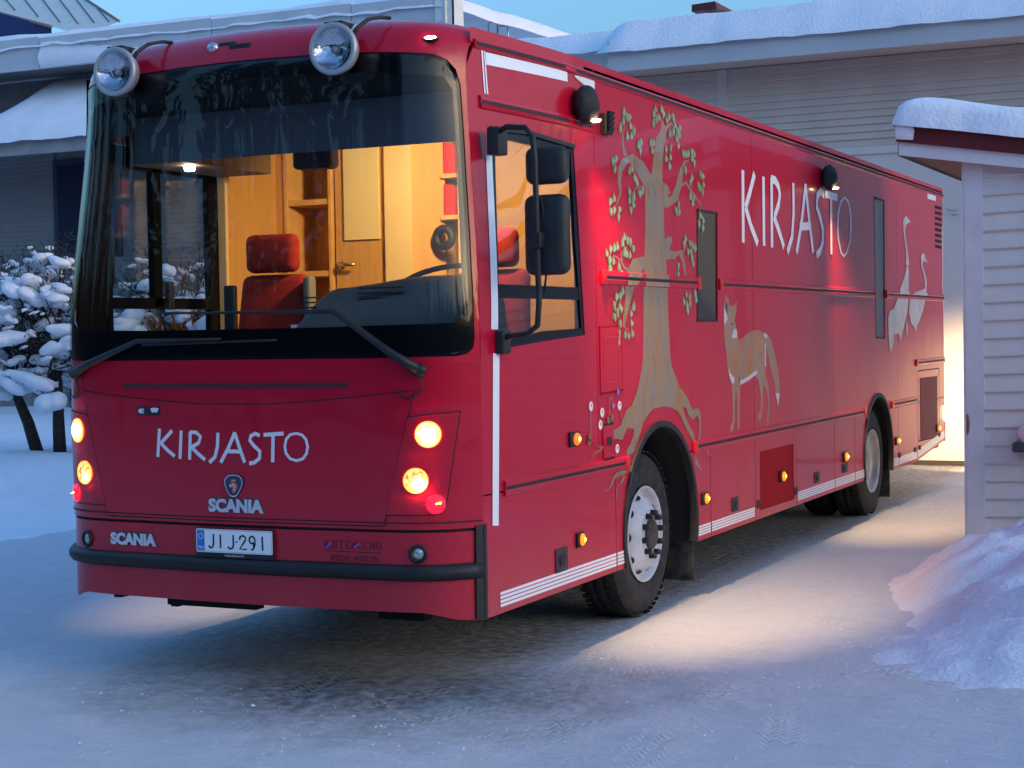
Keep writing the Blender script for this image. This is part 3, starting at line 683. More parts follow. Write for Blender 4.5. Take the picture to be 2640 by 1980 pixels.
# front: shell with windscreen opening, bumper, hood and lamp plates
def fx(s, z): return -HW+s*(HW-inset(.2, z))
def ws_poly(d=0.0):
    e = .988-d
    right = [(e-.045, 1.697+d), (e-.018, 1.708+d), (e-.004, 1.735), (e, 1.78), (e, 2.0), (e, 2.3), (e, 2.6), (e, 2.9), (e-.002, 3.05), (e-.012, 3.12-d), (e-.035, 3.165-d), (e-.075, 3.19-d), (.6, 3.215-d), (.3, 3.225-d)]
    bot = [(s, 1.693+d) for s in (-.6, -.3, 0, .3, .6)]
    return [(fx(s, z), z) for s, z in bot+right+[(0, 3.228-d)]+[(-s, z) for s, z in right[::-1]]]
WS = ws_poly()
GAPZ = .848
sh_out = [(fx(s, GAPZ), GAPZ) for s in [i/12-1 for i in range(25)]]
sh_out += [(fx(.9999, z), z) for z in [GAPZ+(3.30-GAPZ)*i/12 for i in range(1, 12)]]
sh_out += [(fx(s*.9999, ztop(s)-.001), ztop(s)-.001) for s in [1-i/20 for i in range(41)]]
sh_out += [(fx(-.9999, z), z) for z in [GAPZ+(3.30-GAPZ)*i/12 for i in range(11, 0, -1)]]
front_shell = panel('front_shell', [(sh_out, [WS])], front_surf, RED, bus, 0, .012, .06)
ap = [(fx(s, .80), .832) for s in [i/16-1 for i in range(33)]]
lo = [(fx(s, .45), .44-.055*smooth((abs(s)-.80)/.2)) for s in [1-i/16 for i in range(33)]]
panel('bumper_apron', [(ap[::-1]+lo[::-1], [])], front_surf, RED, bus, -.006, .02, .06)
panel('bumper_gap', [([(fx(i/12-1, .84), .826) for i in range(25)]+[(fx(1-i/12, .84), .855) for i in range(25)], [])], front_surf, DARK, bus, -.014, 0, .08)
# rubber bumper strip
pts = [(x, yfront(x, .62)+.008, .635) for x in [fx(s, .6) for s in [i/24-1 for i in range(48)]]]
pts = [(-2*HW-.02, .42, .635), (-2*HW-.02, .25, .635)]+pts+[(-.012, yfront(-.012, .62)+.008, .635)]
mb = MB(); mb.tube(pts, .042, 10); mb.build('bumper_strip', BLACK, bus, True)
panel('corner_trim', [([(-.026, .395), (-.0005, .39), (-.0005, .86), (-.024, .86)], [])], front_surf, BLACK, bus, .008, .02, .01)
panel('corner_trim', [([(corner_y(.5)-.002, .39), (corner_y(.5)+.03, .39), (corner_y(.5)+.03, .86), (corner_y(.5)-.002, .86)], [])], SIDE, BLACK, bus, .004, .01, None)
# plates on the front
def mirror(poly): return [(-2*HW-a, b) for a, b in poly][::-1]
HOODR = [(-0.258,1.530),(-0.622,1.494),(-1.045,1.464)]
hood = HOODR+[(-2*HW-a, b) for a, b in HOODR[::-1]][1:]
HL_, HR_ = [(-0.423,0.865)][0], [(-0.258,1.530)][0]
hoodp = [(-HW+(-HW-HL_[0])*1, .868)]+[( -2*HW-HR_[0], HR_[1])]+[(-2*HW-a, b) for a, b in HOODR[1:]]+HOODR[1:][::-1]+[HR_]+[(HL_[0], .868)]
panel('hood_panel', [(hoodp, [])], front_surf, RED, bus, .004, .006, .06)
panel('hood_gap', outline(hoodp, .012), front_surf, DARK, bus, .0022, 0, .06)
CL = [(-0.069,1.424),(-0.276,1.402),(-0.291,1.389),(-0.409,0.923),(-0.171,0.924),(-0.148,0.932),(-0.131,0.952),(-0.120,1.015)]
for cl in (CL, mirror(CL)):
    panel('headlight_plate', [(cl, [])], front_surf, RED, bus, .006, .007, .05)
    panel('headlight_gap', outline(cl, .010), front_surf, DARK, bus, .003, 0, .05)
panel('vent_slot', [(rrect(-2.05+.05, -.60, 1.545, 1.575, .014), [])], front_surf, mat('slot_red', (.10, .006, .012), .6), bus, .0015, 0, .05)
panel('upper_gap', [stroke([(fx(i/10-1, .88), .882) for i in range(21)], .006)], front_surf, DARK, bus, .0065, 0, .06)
# windscreen
wsr = ws_poly(.012)
wsn = panel('windscreen', [(wsr, [])], front_surf, GLASS, bus, .002, 0, .06)
inner = [(fx(s, z), z) for s, z in ((-.84, 1.86), (-.4, 1.85), (0, 1.85), (.4, 1.85), (.94, 1.86), (.966, 1.92), (.966, 3.02), (.945, 3.08), (.4, 3.13), (0, 3.135), (-.4, 3.13), (-.84, 3.08), (-.87, 3.02), (-.87, 1.92))]
panel('windscreen_border', [(WS, [inner])], front_surf, GLOSSB, wsn, -.006, 0, .06)
# roof, rear, far side, floor
def roofpt(s, y): return (fx(s, 3.3) if y < .8 else -HW+s*(HW-inset(y, 3.3)), y, ztop(s))
mb = MB(); N, K = 28, 40
for j in range(K+1):
    for i in range(N+1):
        s = -1+2*i/N; y0 = yfront(fx(s*.9999, ztop(s)-.001), ztop(s)-.001); t = (j/K)**1.6
        y = y0+(L-y0)*t; mb.v.append(roofpt(s, y))
for j in range(K):
    for i in range(N): a = j*(N+1)+i; mb.f.append((a, a+1, a+N+2, a+N+1))
mb.build('roof', RED, bus, True)
mb = MB()
for sx in (0, 1):
    for j in range(41):
        y = .30+(L-.30)*(j/40)**1.5; xi = -inset(y, 3.3) if sx == 0 else BW+inset(y, 3.3)
        for dz in (-.03, .045): mb.v.append((xi, y, 3.30+dz))
    k = sx*82
    for j in range(40): mb.f.append((k+2*j, k+2*j+2, k+2*j+3, k+2*j+1))
mb.build('roof_edge', RED, bus, True)
mb = MB(); mb.box(BW, -.001, L-.02, L, .51, 3.33); mb.build('rear_panel', RED, bus)
box('rear_bumper', BW+.02, -.0, L, L+.06, .50, .72, DRED, bus, .01)
LD0, LD1 = .42, 1.62
LW = [(0.506,2.798),(1.538,2.824)]
mb = [(rect(1.72, L, ZB, ZT), [])]
panel('far_side_panel', mb, left_surf, RED, bus, 0, .012, .4)
panel('far_side_panel', [([(corner_y(z)+.002, z) for z in zs]+[(1.72, ZT), (1.72, ZU)], [rect(.42, 1.60, 1.13, 2.93)])], left_surf, RED, bus, 0, .012, .2)
panel('far_side_panel', [(rect(.25, 1.72, ZB, ZU), [])], left_surf, RED, bus, 0, .012, .3)
# entrance door on the far side: black frames and panes
dp = MB(); X0, X1 = BW+.005, BW+.05
for a, b, c, d in ((.42, .46, 1.13, 2.93), (1.41, 1.60, 1.13, 2.93), (.85, .925, 2.0, 2.93), (.46, 1.41, 2.80, 2.93), (.46, 1.41, 1.985, 2.05), (.46, 1.41, 1.13, 1.22)): dp.box(X0, X1, a, b, c, d)
do = dp.build('entrance_door', mat('door_frame_black', (.008, .008, .009), .8, spec=.1), bus)
for a, b, c, d in ((.46, .85, 2.05, 2.80), (.925, 1.41, 2.05, 2.80), (.46, 1.41, 1.22, 1.985)):
    box('door_pane', BW+.02, BW+.026, a, b, c, d, DGLASS, do)
box('door_handle', BW+.05, BW+.08, .95, 1.0, 1.98, 2.15, BLACK, do, .005)
# underbody, chassis
UB = mat('underbody_black', (.012, .011, .010), .85)
mb = MB().box(BW+.66, -.66, .5, L-.1, .42, .90)
for y0_, y1_ in ((.5, 1.98), (3.42, 7.98), (9.30, L-.1)): mb.box(BW+.05, BW+.66, y0_, y1_, .44, .60).box(-.66, -.05, y0_, y1_, .44, .60)
mb.build('underbody', UB, bus)
box('axle_beam', BW+.45, -.45, 2.62, 2.78, .42, .58, UB, bus)
# jacking bracket and tow hitch under the apron
mb = MB(); mb.box(-1.98, -1.93, .25, .32, .33, .46).box(-1.98, -1.40, .22, .30, .345, .385); mb.build('tow_bracket', UB, bus)
mb = MB(); mb.box(-.72, -.45, .35, .45, .32, .40); mb.build('tow_bracket', UB, bus); mb = MB(); mb.box(-2.25, -2.2, .1, .2, .39, .44); mb.build('tow_bracket', UB, bus)
# wheel arches and wheels
for yc, zc, r in ARCH:
    a0 = math.asin((ZB-zc)/r); P = [(yc-q*math.cos(a0+(math.pi-2*a0)*i/30), zc+q*math.sin(a0+(math.pi-2*a0)*i/30)) for q in (r+.004, r-.034) for i in range(31)]
    poly = P[:31]+P[31:][::-1]
    panel('arch_lip', [(poly, [])], SIDE, BLACK, bus, .012, .05, None)
    mb = MB()
    for i in range(31):
        t = a0+(math.pi-2*a0)*i/30
        for x in (-.02, -.62): mb.v.append((x, yc-(r-.01)*math.cos(t), zc+(r-.01)*math.sin(t)))
    for i in range(30): mb.f.append((2*i, 2*i+1, 2*i+3, 2*i+2))
    mb.v += [(-.62, yc-r, ZB), (-.62, yc+r, ZB), (-.62, yc+r, zc+r), (-.62, yc-r, zc+r)]; k = len(mb.v); mb.f.append((k-4, k-3, k-2, k-1))
    mb.build('wheel_housing', UB, bus, True)
def tyre_prof(R0=.52, Rr=.295, w=.29):
    h = w/2
    return [(Rr, -h+.03), (Rr+.02, -h+.01), (Rr+.09, -h-.008), (R0-.09, -h-.004), (R0-.03, -h+.02), (R0-.006, -h+.05), (R0, -h+.07), (R0-.0, -.045), (R0-.012, -.042), (R0-.012, -.03), (R0, -.027), (R0, .027), (R0-.012, .03), (R0-.012, .042), (R0, .045), (R0, h-.07), (R0-.006, h-.05), (R0-.03, h-.02), (R0-.09, h+.004), (Rr+.09, h+.008), (Rr+.02, h-.01), (Rr, h-.03)]
def wheel(x, y, front_, twin=False):
    # outer face at x, axle along x
    w = .29; c = (x-w/2, y, .52)
    root = lathe('wheel', tyre_prof(), c, (1, 0, 0), TYRE, bus, 56)
    lugs = MB()
    for k in range(60):
        t = 2*math.pi*k/60
        for sx in (-1, 1):
            y0, z0 = y+math.cos(t)*.517, .52+math.sin(t)*.517; d = Vector((0, -math.sin(t), math.cos(t)))*.014; o_ = Vector((0, math.cos(t), math.sin(t)))*.009
            a = Vector((c[0]+sx*.05, y0, z0)); b = Vector((c[0]+sx*.125, y0, z0)); lugs.add([a-d, b-d, b+d, a+d, a-d+o_, b-d+o_, b+d+o_, a+d+o_], [(4,5,6,7),(0,1,5,4),(1,2,6,5),(2,3,7,6),(3,0,4,7)])
    stuff(lugs.build('tread', TYRE, root))
    if twin: lathe('inner_tyre', tyre_prof(), (c[0]-.33, y, .52), (1, 0, 0), TYRE, root, 40)
    if front_:
        prof = [(.305, w/2-.004), (.300, w/2+.006), (.288, w/2+.002), (.282, w/2-.03), (.262, w/2-.05), (.250, w/2-.045), (.235, w/2-.02), (.205, w/2+.005), (.175, w/2+.03), (.168, w/2+.034), (.10, w/2+.034), (.098, w/2+.045), (.085, w/2+.055), (.001, w/2+.058)]
        rim = lathe('rim', prof[:10]+[(.165, w/2+.034), (.095, w/2+.034)], c, (1, 0, 0), WHEELW, root, 56)
        lathe('hub', prof[10:], c, (1, 0, 0), GRIMY, rim, 28)
        for k in range(10):
            t = 2*math.pi*(k+.3)/10
            o = lathe('wheel_nut', [(.0, .05), (.014, .048), (.019, .042), (.021, 0)], (c[0]+w/2+.03, y+.135*math.cos(t), .52+.135*math.sin(t)), (1, 0, 0), BLACK, rim, 6)
        for k in range(10):
            t = 2*math.pi*k/10; n_ = Vector((.62, -.78*math.cos(t)*-1, -.78*math.sin(t)*-1)).normalized()
            cc = Vector((c[0]+w/2-.022, y+.243*math.cos(t), .52+.243*math.sin(t))); tt = Vector((0, -math.sin(t), math.cos(t))); rr_ = n_.cross(tt)
            v = [cc+n_*.006+(tt*math.cos(q)*.028+rr_*math.sin(q)*.020) for q in [2*math.pi*i/12 for i in range(12)]]
            mesh('rim_hole', v, [tuple(range(12))], DARK, rim)
    else:
        rim = lathe('rim', [(.305, w/2-.004), (.300, w/2+.006), (.288, w/2), (.278, w/2-.03), (.27, w/2-.06), (.25, w/2-.075), (.15, w/2-.085), (.13, w/2-.07), (.10, w/2-.05), (.001, w/2-.045)], c, (1, 0, 0), mat('wheel_cover', (.42, .41, .40), .45, metal=.3, var=.2, vscale=5), root, 56)
    return root
wheel(-.095, 2.65, True); wheel(-2.45+.29, 2.65, True); wheel(-.075, 8.70, False, True); wheel(BW+.075+.29, 8.70, False, True)
for yy in (3.40, 9.27):
    box('mud_flap', -.45, -.035, yy-.012, yy, .12, .75, GRIMY, bus, .004)
# side marker lamps, hatch latches
def marker(cy_, cz_, m1, m2, w=.055, h=.05):
    w *= .85; h *= .85
    o = box('marker_lamp', .0, .016, cy_-w*.75, cy_+w*.5, cz_-h*.65, cz_+h*.65, BLACK, bus, .004)
    b = MB().blob((.018, cy_, cz_), .016, w*.42, h*.55, 10, 8).build('lens', m1, o, True)
    MB().blob((.032, cy_+.004, cz_), .006, w*.14, h*.20, 8, 6).build('bulb', m2, o, True)
for q, m1, m2, w, h in (([(1.315,1.209)][0], ORAN, AMBC, .13, .075), ([(1.369,0.641)][0], AMB, AMBC, .09, .075), ([(3.525,0.662)][0], AMB, AMBC, .10, .075), ([(5.382,0.656)][0], AMB, AMBC, .12, .08), ([(7.350,0.661)][0], AMB, AMBC, .13, .08), ([(9.441,0.664)][0], AMB, AMBC, .15, .07), ([(11.479,0.671)][0], AMB, AMBC, .18, .07)): marker(q[0], q[1], m1, m2, w, h)
for q, w, h in (([(1.105,0.560)][0], .16, .13), ([(4.187,0.557)][0], .15, .10), ([(6.402,0.560)][0], .16, .09), ([(7.336,0.562)][0], .18, .08), ([(4.754,0.501)][0], .07, .06), ([(5.775,0.503)][0], .08, .06), ([(10.293,0.514)][0], .10, .05), ([(10.521,0.522)][0], .09, .045), ([(9.552,0.512)][0], .10, .05), ([(11.570,0.593)][0], .10, .045)):
    o = box('hatch_latch', .0, .008, q[0]-w/2, q[0]+w/2, q[1]-h/2, q[1]+h/2, mat('latch_grey', (.035, .025, .028), .6), bus, .003)
    if w > .14: box('latch_pull', .008, .014, q[0]-w*.22, q[0]+w*.22, q[1]-h*.25, q[1]+h*.18, BLACK, o, .002)
# flap outlines and key hatch on the cab side
q = [(1.699,1.837),(2.044,1.843),(2.057,1.447),(1.701,1.436)]
panel('filler_flap', [(shrink(q, .02), [])], SIDE, RED, bus, .004, .006, .1)
panel('flap_rim', outline(shrink(q, .09), .008), SIDE, CAPRED, bus, .0055, 0, .1)
panel('flap_gap', outline(shrink(q, .01), .01), SIDE, DRED, bus, .003, 0, .1)
q = [(1.722,1.265),(1.884,1.266),(1.895,1.066),(1.733,1.064)]
panel('key_flap', [(q, [])], SIDE, RED, bus, .008, .008, .1)
panel('key_flap_seam', [stroke(q[:2], .016), stroke(q[2:], .012)], SIDE, DARK, bus, .0095, 0, None)
panel('door_handle', [([(1.779,1.190),(1.852,1.187),(1.853,1.140),(1.777,1.142)], [])], SIDE, BLACK, bus, .011, .01, None)
# vent by the tree
q = [(1.768,3.065),(1.901,3.073),(1.896,2.954),(1.769,2.952)]
vb = panel('side_vent', [(q, [])], SIDE, mat('vent_bronze', (.10, .07, .03), .5), bus, .03, .03, None)
a0, a1 = min(p[0] for p in q), max(p[0] for p in q); b0, b1 = min(p[1] for p in q), max(p[1] for p in q)
for k in range(4):
    zc = b0+(b1-b0)*(k+.5)/4; mesh('louvre', [(.031, a0+.03, zc-.02), (.031, a1-.03, zc-.02), (.055, a1-.03, zc+.022), (.055, a0+.03, zc+.022), (.031, a1-.03, zc+.025), (.031, a0+.03, zc+.025)], [(0, 1, 2, 3), (3, 2, 4, 5), (0, 3, 5), (1, 4, 2)], BLACK, vb)
# rear air vent
for k in range(8):
    z = 3.115-k*.062
    box('vent_slat', .0, .006, 11.46, 11.80, z-.016, z+.016, DARK, bus)
# driver's window frame and panes
panel('window_frame', [(DW, [shrink(DW, .055)])], SIDE, GLOSSB, bus, -.004, .02, .12)
dwi = shrink(DW, .055); dz = 2.03
panel('window_bar', [(rect(.30, 1.46, 1.985, 2.055), [])], SIDE, GLOSSB, bus, -.006, .02, .12)
panel('side_window', [(dwi, [])], SIDE, SGLASS, bus, -.012, 0, .12)
panel('drip_strip', [stroke([(0.448,2.849),(0.828,2.863),(1.374,2.838)], .022)], SIDE, BLACK, bus, .012, .015, .1)
# narrow side windows with their blinds
for wp, nm in ((W1, 'narrow_window'), (W2, 'narrow_window')):
    o = panel(nm, [(wp, [])], SIDE, SGLASS, bus, -.003, 0, None)
    panel('window_seal', outline(wp, .018), SIDE, BLACK, o, .003, 0, None)
box('window_blind', -.05, -.045, 8.5, 9.05, 1.6, 3.05, mat('tan_blind', (.22, .18, .11), .7, var=.1), bus)
# ---------------------------------------------------------------- lettering and paintings
def letters(name, strokes, w, m, surf, off, step=.1): return panel(name, [stroke(s, w) for s in strokes], surf, m, bus, off, 0, step, stack=.00018)
KS = [[(4.475,2.957),(4.462,2.431)], [(4.759,2.954),(4.634,2.804),(4.526,2.688)], [(4.526,2.693),(4.656,2.558),(4.818,2.436)]]
IS = [[(4.982,2.949),(4.976,2.429)]]
RS = [[(5.192,2.950),(5.182,2.424)], [(5.178,2.945),(5.288,2.943),(5.374,2.904),(5.410,2.847),(5.379,2.769),(5.258,2.662)], [(5.241,2.664),(5.370,2.563),(5.507,2.438)]]
JS = [[(5.793,2.960),(5.790,2.718),(5.737,2.530),(5.603,2.403)]]
AS = [[(6.157,2.976),(6.014,2.647),(5.863,2.409)], [(6.145,2.972),(6.244,2.712),(6.359,2.426)], [(5.959,2.621),(6.289,2.645)]]
SS = [[(6.736,2.925),(6.620,2.952),(6.515,2.905),(6.490,2.811),(6.590,2.731),(6.673,2.637),(6.668,2.527),(6.577,2.447),(6.464,2.409)]]
TS = [[(6.767,2.938),(7.180,2.934)], [(6.960,2.940),(6.950,2.433)]]
OS = [(7.430,2.954),(7.582,2.918),(7.653,2.812),(7.657,2.702),(7.614,2.578),(7.501,2.470),(7.393,2.429),(7.285,2.462),(7.199,2.572),(7.177,2.678),(7.201,2.798),(7.291,2.905)]
letters('lettering', KS+IS+RS+JS+AS+SS+TS, .064, WHITE, SIDE, .003)
OC = (sum(p[0] for p in OS)/12, sum(p[1] for p in OS)/12)
panel('lettering', [([(OC[0]+(p[0]-OC[0])*1.10, OC[1]+(p[1]-OC[1])*1.035) for p in OS], [[(OC[0]+(p[0]-OC[0])*.86, OC[1]+(p[1]-OC[1])*.955) for p in OS]])], SIDE, WHITE, bus, .003, 0, .1)
F1 = [[(-1.749,1.336),(-1.765,1.187)], [(-1.665,1.327),(-1.709,1.288),(-1.743,1.259)], [(-1.743,1.261),(-1.695,1.221),(-1.651,1.193)], [(-1.605,1.328),(-1.617,1.180)], [(-1.546,1.322),(-1.554,1.177)], [(-1.548,1.320),(-1.507,1.319),(-1.480,1.298),(-1.492,1.266),(-1.541,1.241)], [(-1.541,1.244),(-1.502,1.211),(-1.454,1.178)], [(-1.369,1.319),(-1.374,1.248),(-1.391,1.194),(-1.428,1.164)], [(-1.264,1.322),(-1.305,1.243),(-1.356,1.165)], [(-1.265,1.320),(-1.237,1.244),(-1.208,1.168)], [(-1.319,1.225),(-1.232,1.224)], [(-1.113,1.307),(-1.139,1.317),(-1.166,1.306),(-1.174,1.282),(-1.148,1.254),(-1.115,1.227),(-1.118,1.192),(-1.148,1.170),(-1.180,1.164)], [(-1.091,1.311),(-0.972,1.319)], [(-1.034,1.315),(-1.040,1.173)]]
letters('lettering', F1, .020, WHITE, front_surf, .0065, .06)
O1 = [(-0.901,1.323),(-0.867,1.316),(-0.843,1.292),(-0.833,1.255),(-0.841,1.218),(-0.863,1.190),(-0.902,1.179),(-0.941,1.189),(-0.965,1.216),(-0.972,1.253),(-0.963,1.291),(-0.938,1.316)]
OC = (sum(p[0] for p in O1)/12, sum(p[1] for p in O1)/12)
panel('lettering', [([(OC[0]+(p[0]-OC[0])*1.06, OC[1]+(p[1]-OC[1])*1.05) for p in O1], [[(OC[0]+(p[0]-OC[0])*.84, OC[1]+(p[1]-OC[1])*.86) for p in O1]])], front_surf, WHITE, bus, .0065, 0, .06)
q = [(-1.438,0.964),(-1.102,0.971),(-1.107,0.917),(-1.443,0.913)]
ca, cb = sum(p[0] for p in q)/4, sum(p[1] for p in q)/4
panel('maker_lettering', text_polys('SCANIA', .088, ca, cb, .0045, q[1][0]-q[0][0]), front_surf, CHROME, bus, .010, .006, .08)
panel('maker_outline', text_polys('SCANIA', .088, ca+.004, cb+.003, .010, q[1][0]-q[0][0]+.01), front_surf, NAVY, bus, .0052, 0, .08)  # navy outline behind the maker's letters
q = [(-2.109,0.764),(-1.798,0.769),(-1.797,0.719),(-2.111,0.713)]
ca, cb = sum(p[0] for p in q)/4, sum(p[1] for p in q)/4
panel('maker_lettering', text_polys('SCANIA', .080, ca, cb, .0045, q[1][0]-q[0][0]), front_surf, CHROME, bus, .004, .006, .08)
panel('maker_outline', text_polys('SCANIA', .080, ca+.003, cb+.003, .009, q[1][0]-q[0][0]+.01), front_surf, NAVY, bus, -.004, 0, .08)
# emblem: rounded three-cornered shield with griffin head and crown
EM = [(-1.275,1.108),(-1.243,1.105),(-1.222,1.090),(-1.217,1.068),(-1.225,1.043),(-1.241,1.014),(-1.259,0.993),(-1.278,0.988),(-1.297,0.992),(-1.315,1.012),(-1.328,1.040),(-1.336,1.065),(-1.329,1.088),(-1.308,1.104)]
em = panel('emblem', [(EM, [])], front_surf, NAVY, bus, .012, .008, .05)
EC = (sum(p[0] for p in EM)/14, sum(p[1] for p in EM)/14)
def es(k): return [(EC[0]+(p[0]-EC[0])*k, EC[1]+(p[1]-EC[1])*k) for p in EM]
panel('emblem_ring', [(es(.96), [es(.87)])], front_surf, CHROME, em, .0135, 0, .05)
panel('griffin_head', [([(-1.304,1.052),(-1.290,1.065),(-1.274,1.067),(-1.257,1.061),(-1.249,1.047),(-1.256,1.030),(-1.269,1.013),(-1.278,1.009),(-1.286,1.017),(-1.281,1.029),(-1.290,1.038),(-1.301,1.041)], [])], front_surf, mat('griffin_red', (.62, .12, .14), .4), em, .0138, 0, None)
panel('griffin_feathers', [stroke([(-1.285,1.057),(-1.274,1.053),(-1.265,1.039)], .006), stroke([(-1.275,1.032),(-1.266,1.023)], .006), stroke([(-1.301,1.047),(-1.288,1.049)], .006)], front_surf, WHITE, em, .0145, 0, None)
panel('crown', [([(-1.291,1.082),(-1.283,1.077),(-1.276,1.085),(-1.268,1.077),(-1.260,1.082),(-1.264,1.068),(-1.288,1.068)], [])], front_surf, mat('crown_gold', (.7, .45, .06), .35, metal=.5), em, .0142, 0, None)
# washer sticker
q = [(-1.895,1.451),(-1.739,1.452),(-1.741,1.407),(-1.896,1.406)]
st = panel('filler_sticker', [(q, [])], front_surf, BLACK, bus, .006, 0, .05)
panel('sticker_symbol', [([(-1.883,1.438),(-1.861,1.443),(-1.862,1.414),(-1.883,1.417),(-1.890,1.429)], []), ([(-1.857,1.442),(-1.851,1.442),(-1.852,1.415),(-1.858,1.414)], []), ([(-1.807,1.442),(-1.778,1.447),(-1.750,1.442),(-1.761,1.422),(-1.771,1.420),(-1.783,1.422),(-1.796,1.419)], [])], front_surf, WHITE, st, .0075, 0, None)
# coachbuilder's lettering
q = [(-0.754,0.784),(-0.443,0.786),(-0.444,0.740),(-0.752,0.742)]
ca = sum(p[0] for p in q)/4; cb = sum(p[1] for p in q)/4; LOGO = mat('logo_dark', (.035, .01, .02), .4)
panel('coachbuilder_lettering', text_polys('KIITOKORI', .066, ca, cb, -.0008, q[1][0]-q[0][0]), front_surf, LOGO, bus, -.0035, 0, .08)
panel('coachbuilder_lettering', text_polys('SPECIAL VEHICLES', .042, ca+.006, cb-.066, 0, (q[1][0]-q[0][0])*.86), front_surf, LOGO, bus, -.0035, 0, .08)
panel('logo_underline', [stroke([(-0.755,0.733),(-0.445,0.729)], .004)], front_surf, LOGO, bus, -.0035, 0, .08)
panel('logo_accent', [stroke([(-0.749,0.747),(-0.720,0.775)], .009), stroke([(-0.589,0.753),(-0.559,0.777)], .009)], front_surf, mat('logo_blue', (.08, .12, .62), .4), bus, -.0025, 0, None)
# number plate
PQ = [(-1.514,0.822),(-1.047,0.822),(-1.045,0.700),(-1.516,0.702)]
pa0, pa1 = PQ[0][0], PQ[1][0]; pb1, pb0 = (PQ[0][1]+PQ[1][1])/2, (PQ[2][1]+PQ[3][1])/2
PS = lambda a, b: (a, yfront(-HW, .76)-.012, b)
pl = panel('plate_holder', [(rrect(pa0-.004, pa1+.004, pb0-.026, pb1+.004, .008), [])], PS, BLACK, bus, 0, .012, None)
panel('number_plate', [(rrect(pa0, pa1, pb0, pb1, .008), [])], PS, TAPE, pl, .003, .003, None)
panel('plate_rim', [(rrect(pa0+.004, pa1-.004, pb0+.004, pb1-.004, .006), [rrect(pa0+.006, pa1-.006, pb0+.006, pb1-.006, .005)])], PS, mat('plate_grey', (.3, .3, .32), .5), pl, .0036, 0, None)
panel('country_band', [(rect(pa0+.007, pa0+.052, pb0+.008, pb1-.008), [])], PS, mat('plate_blue', (.02, .22, .62), .4), pl, .0038, 0, None)
panel('country_mark', [ring(pa0+.030, pb1-.038, .015, .015, .003, 16)]+text_polys('FIN', .022, pa0+.030, pb0+.024, .0003), PS, WHITE, pl, .0046, 0, None)
pw = pa1-pa0
def PC(pts): return [(pa0+(x-1010)/482*pw, pb1-(y-272-(x-1010)*.042)/148*(pb1-pb0)) for x, y in pts]
PT = [PC([(1122,308), (1122,372), (1115,390), (1103,395), (1090,382)]), PC([(1166,310), (1167,396)]), PC([(1248,314), (1249,380), (1241,398), (1228,402), (1213,388)]), PC([(1289,345), (1291,328), (1308,318), (1326,328), (1326,346), (1289,402), (1333,404)]), PC([(1387,348), (1378,328), (1364,322), (1352,332), (1350,350), (1358,366), (1372,368), (1386,355), (1387,348), (1385,375), (1376,400), (1362,410)]), PC([(1431,324), (1433,412)])]
panel('plate_characters', [stroke(s, .0095) for s in PT]+[(rect(*[f(PC([(1263,352), (1273,362)])[i][j] for i in (0, 1)) for j in (0, 1) for f in (min, max)]), [])], PS, BLACK, pl, .0046, 0, None)
panel('dealer_lettering', text_polys('www.kiitokori.fi', .018, (pa0+pa1)/2, pb0-.013, 0), PS, WHITE, pl, .0012, 0, None)
# mural: tree
def trunk_mat():
    m = mat('painted_bark', (.36, .19, .055), .4, coat=.5, col2=(.26, .215, .17), vscale=6, stretch=(1, 2.6, .55))
    n, l = m.node_tree.nodes, m.node_tree.links; bs = n['Principled BSDF']; old = bs.inputs['Base Color'].links[0].from_socket
    tc = n.new('ShaderNodeTexCoord'); mp = n.new('ShaderNodeMapping'); mp.inputs['Scale'].default_value = (1, 6, 1.1); l.new(tc.outputs['Object'], mp.inputs[0])
    nt = n.new('ShaderNodeTexNoise'); nt.inputs['Scale'].default_value = 4; nt.inputs['Detail'].default_value = 8; nt.inputs['Roughness'].default_value = .7; nt.inputs['Distortion'].default_value = 1.4; l.new(mp.outputs[0], nt.inputs['Vector'])
    cr = n.new('ShaderNodeValToRGB'); e = cr.color_ramp.elements; e[0].position = .36; e[0].color = (.10, .07, .04, 1); e[1].position = .66; e[1].color = (.42, .40, .40, 1); k = e.new(.5); k.color = (.5, .5, .5, 1)
    l.new(nt.outputs[0], cr.inputs[0]); mx = n.new('ShaderNodeMix'); mx.data_type = 'RGBA'; mx.blend_type = 'OVERLAY'; mx.inputs[0].default_value = .42
    l.new(old, mx.inputs[6]); l.new(cr.outputs[0], mx.inputs[7]); l.new(mx.outputs[2], bs.inputs['Base Color'])
    return m
PB = trunk_mat()
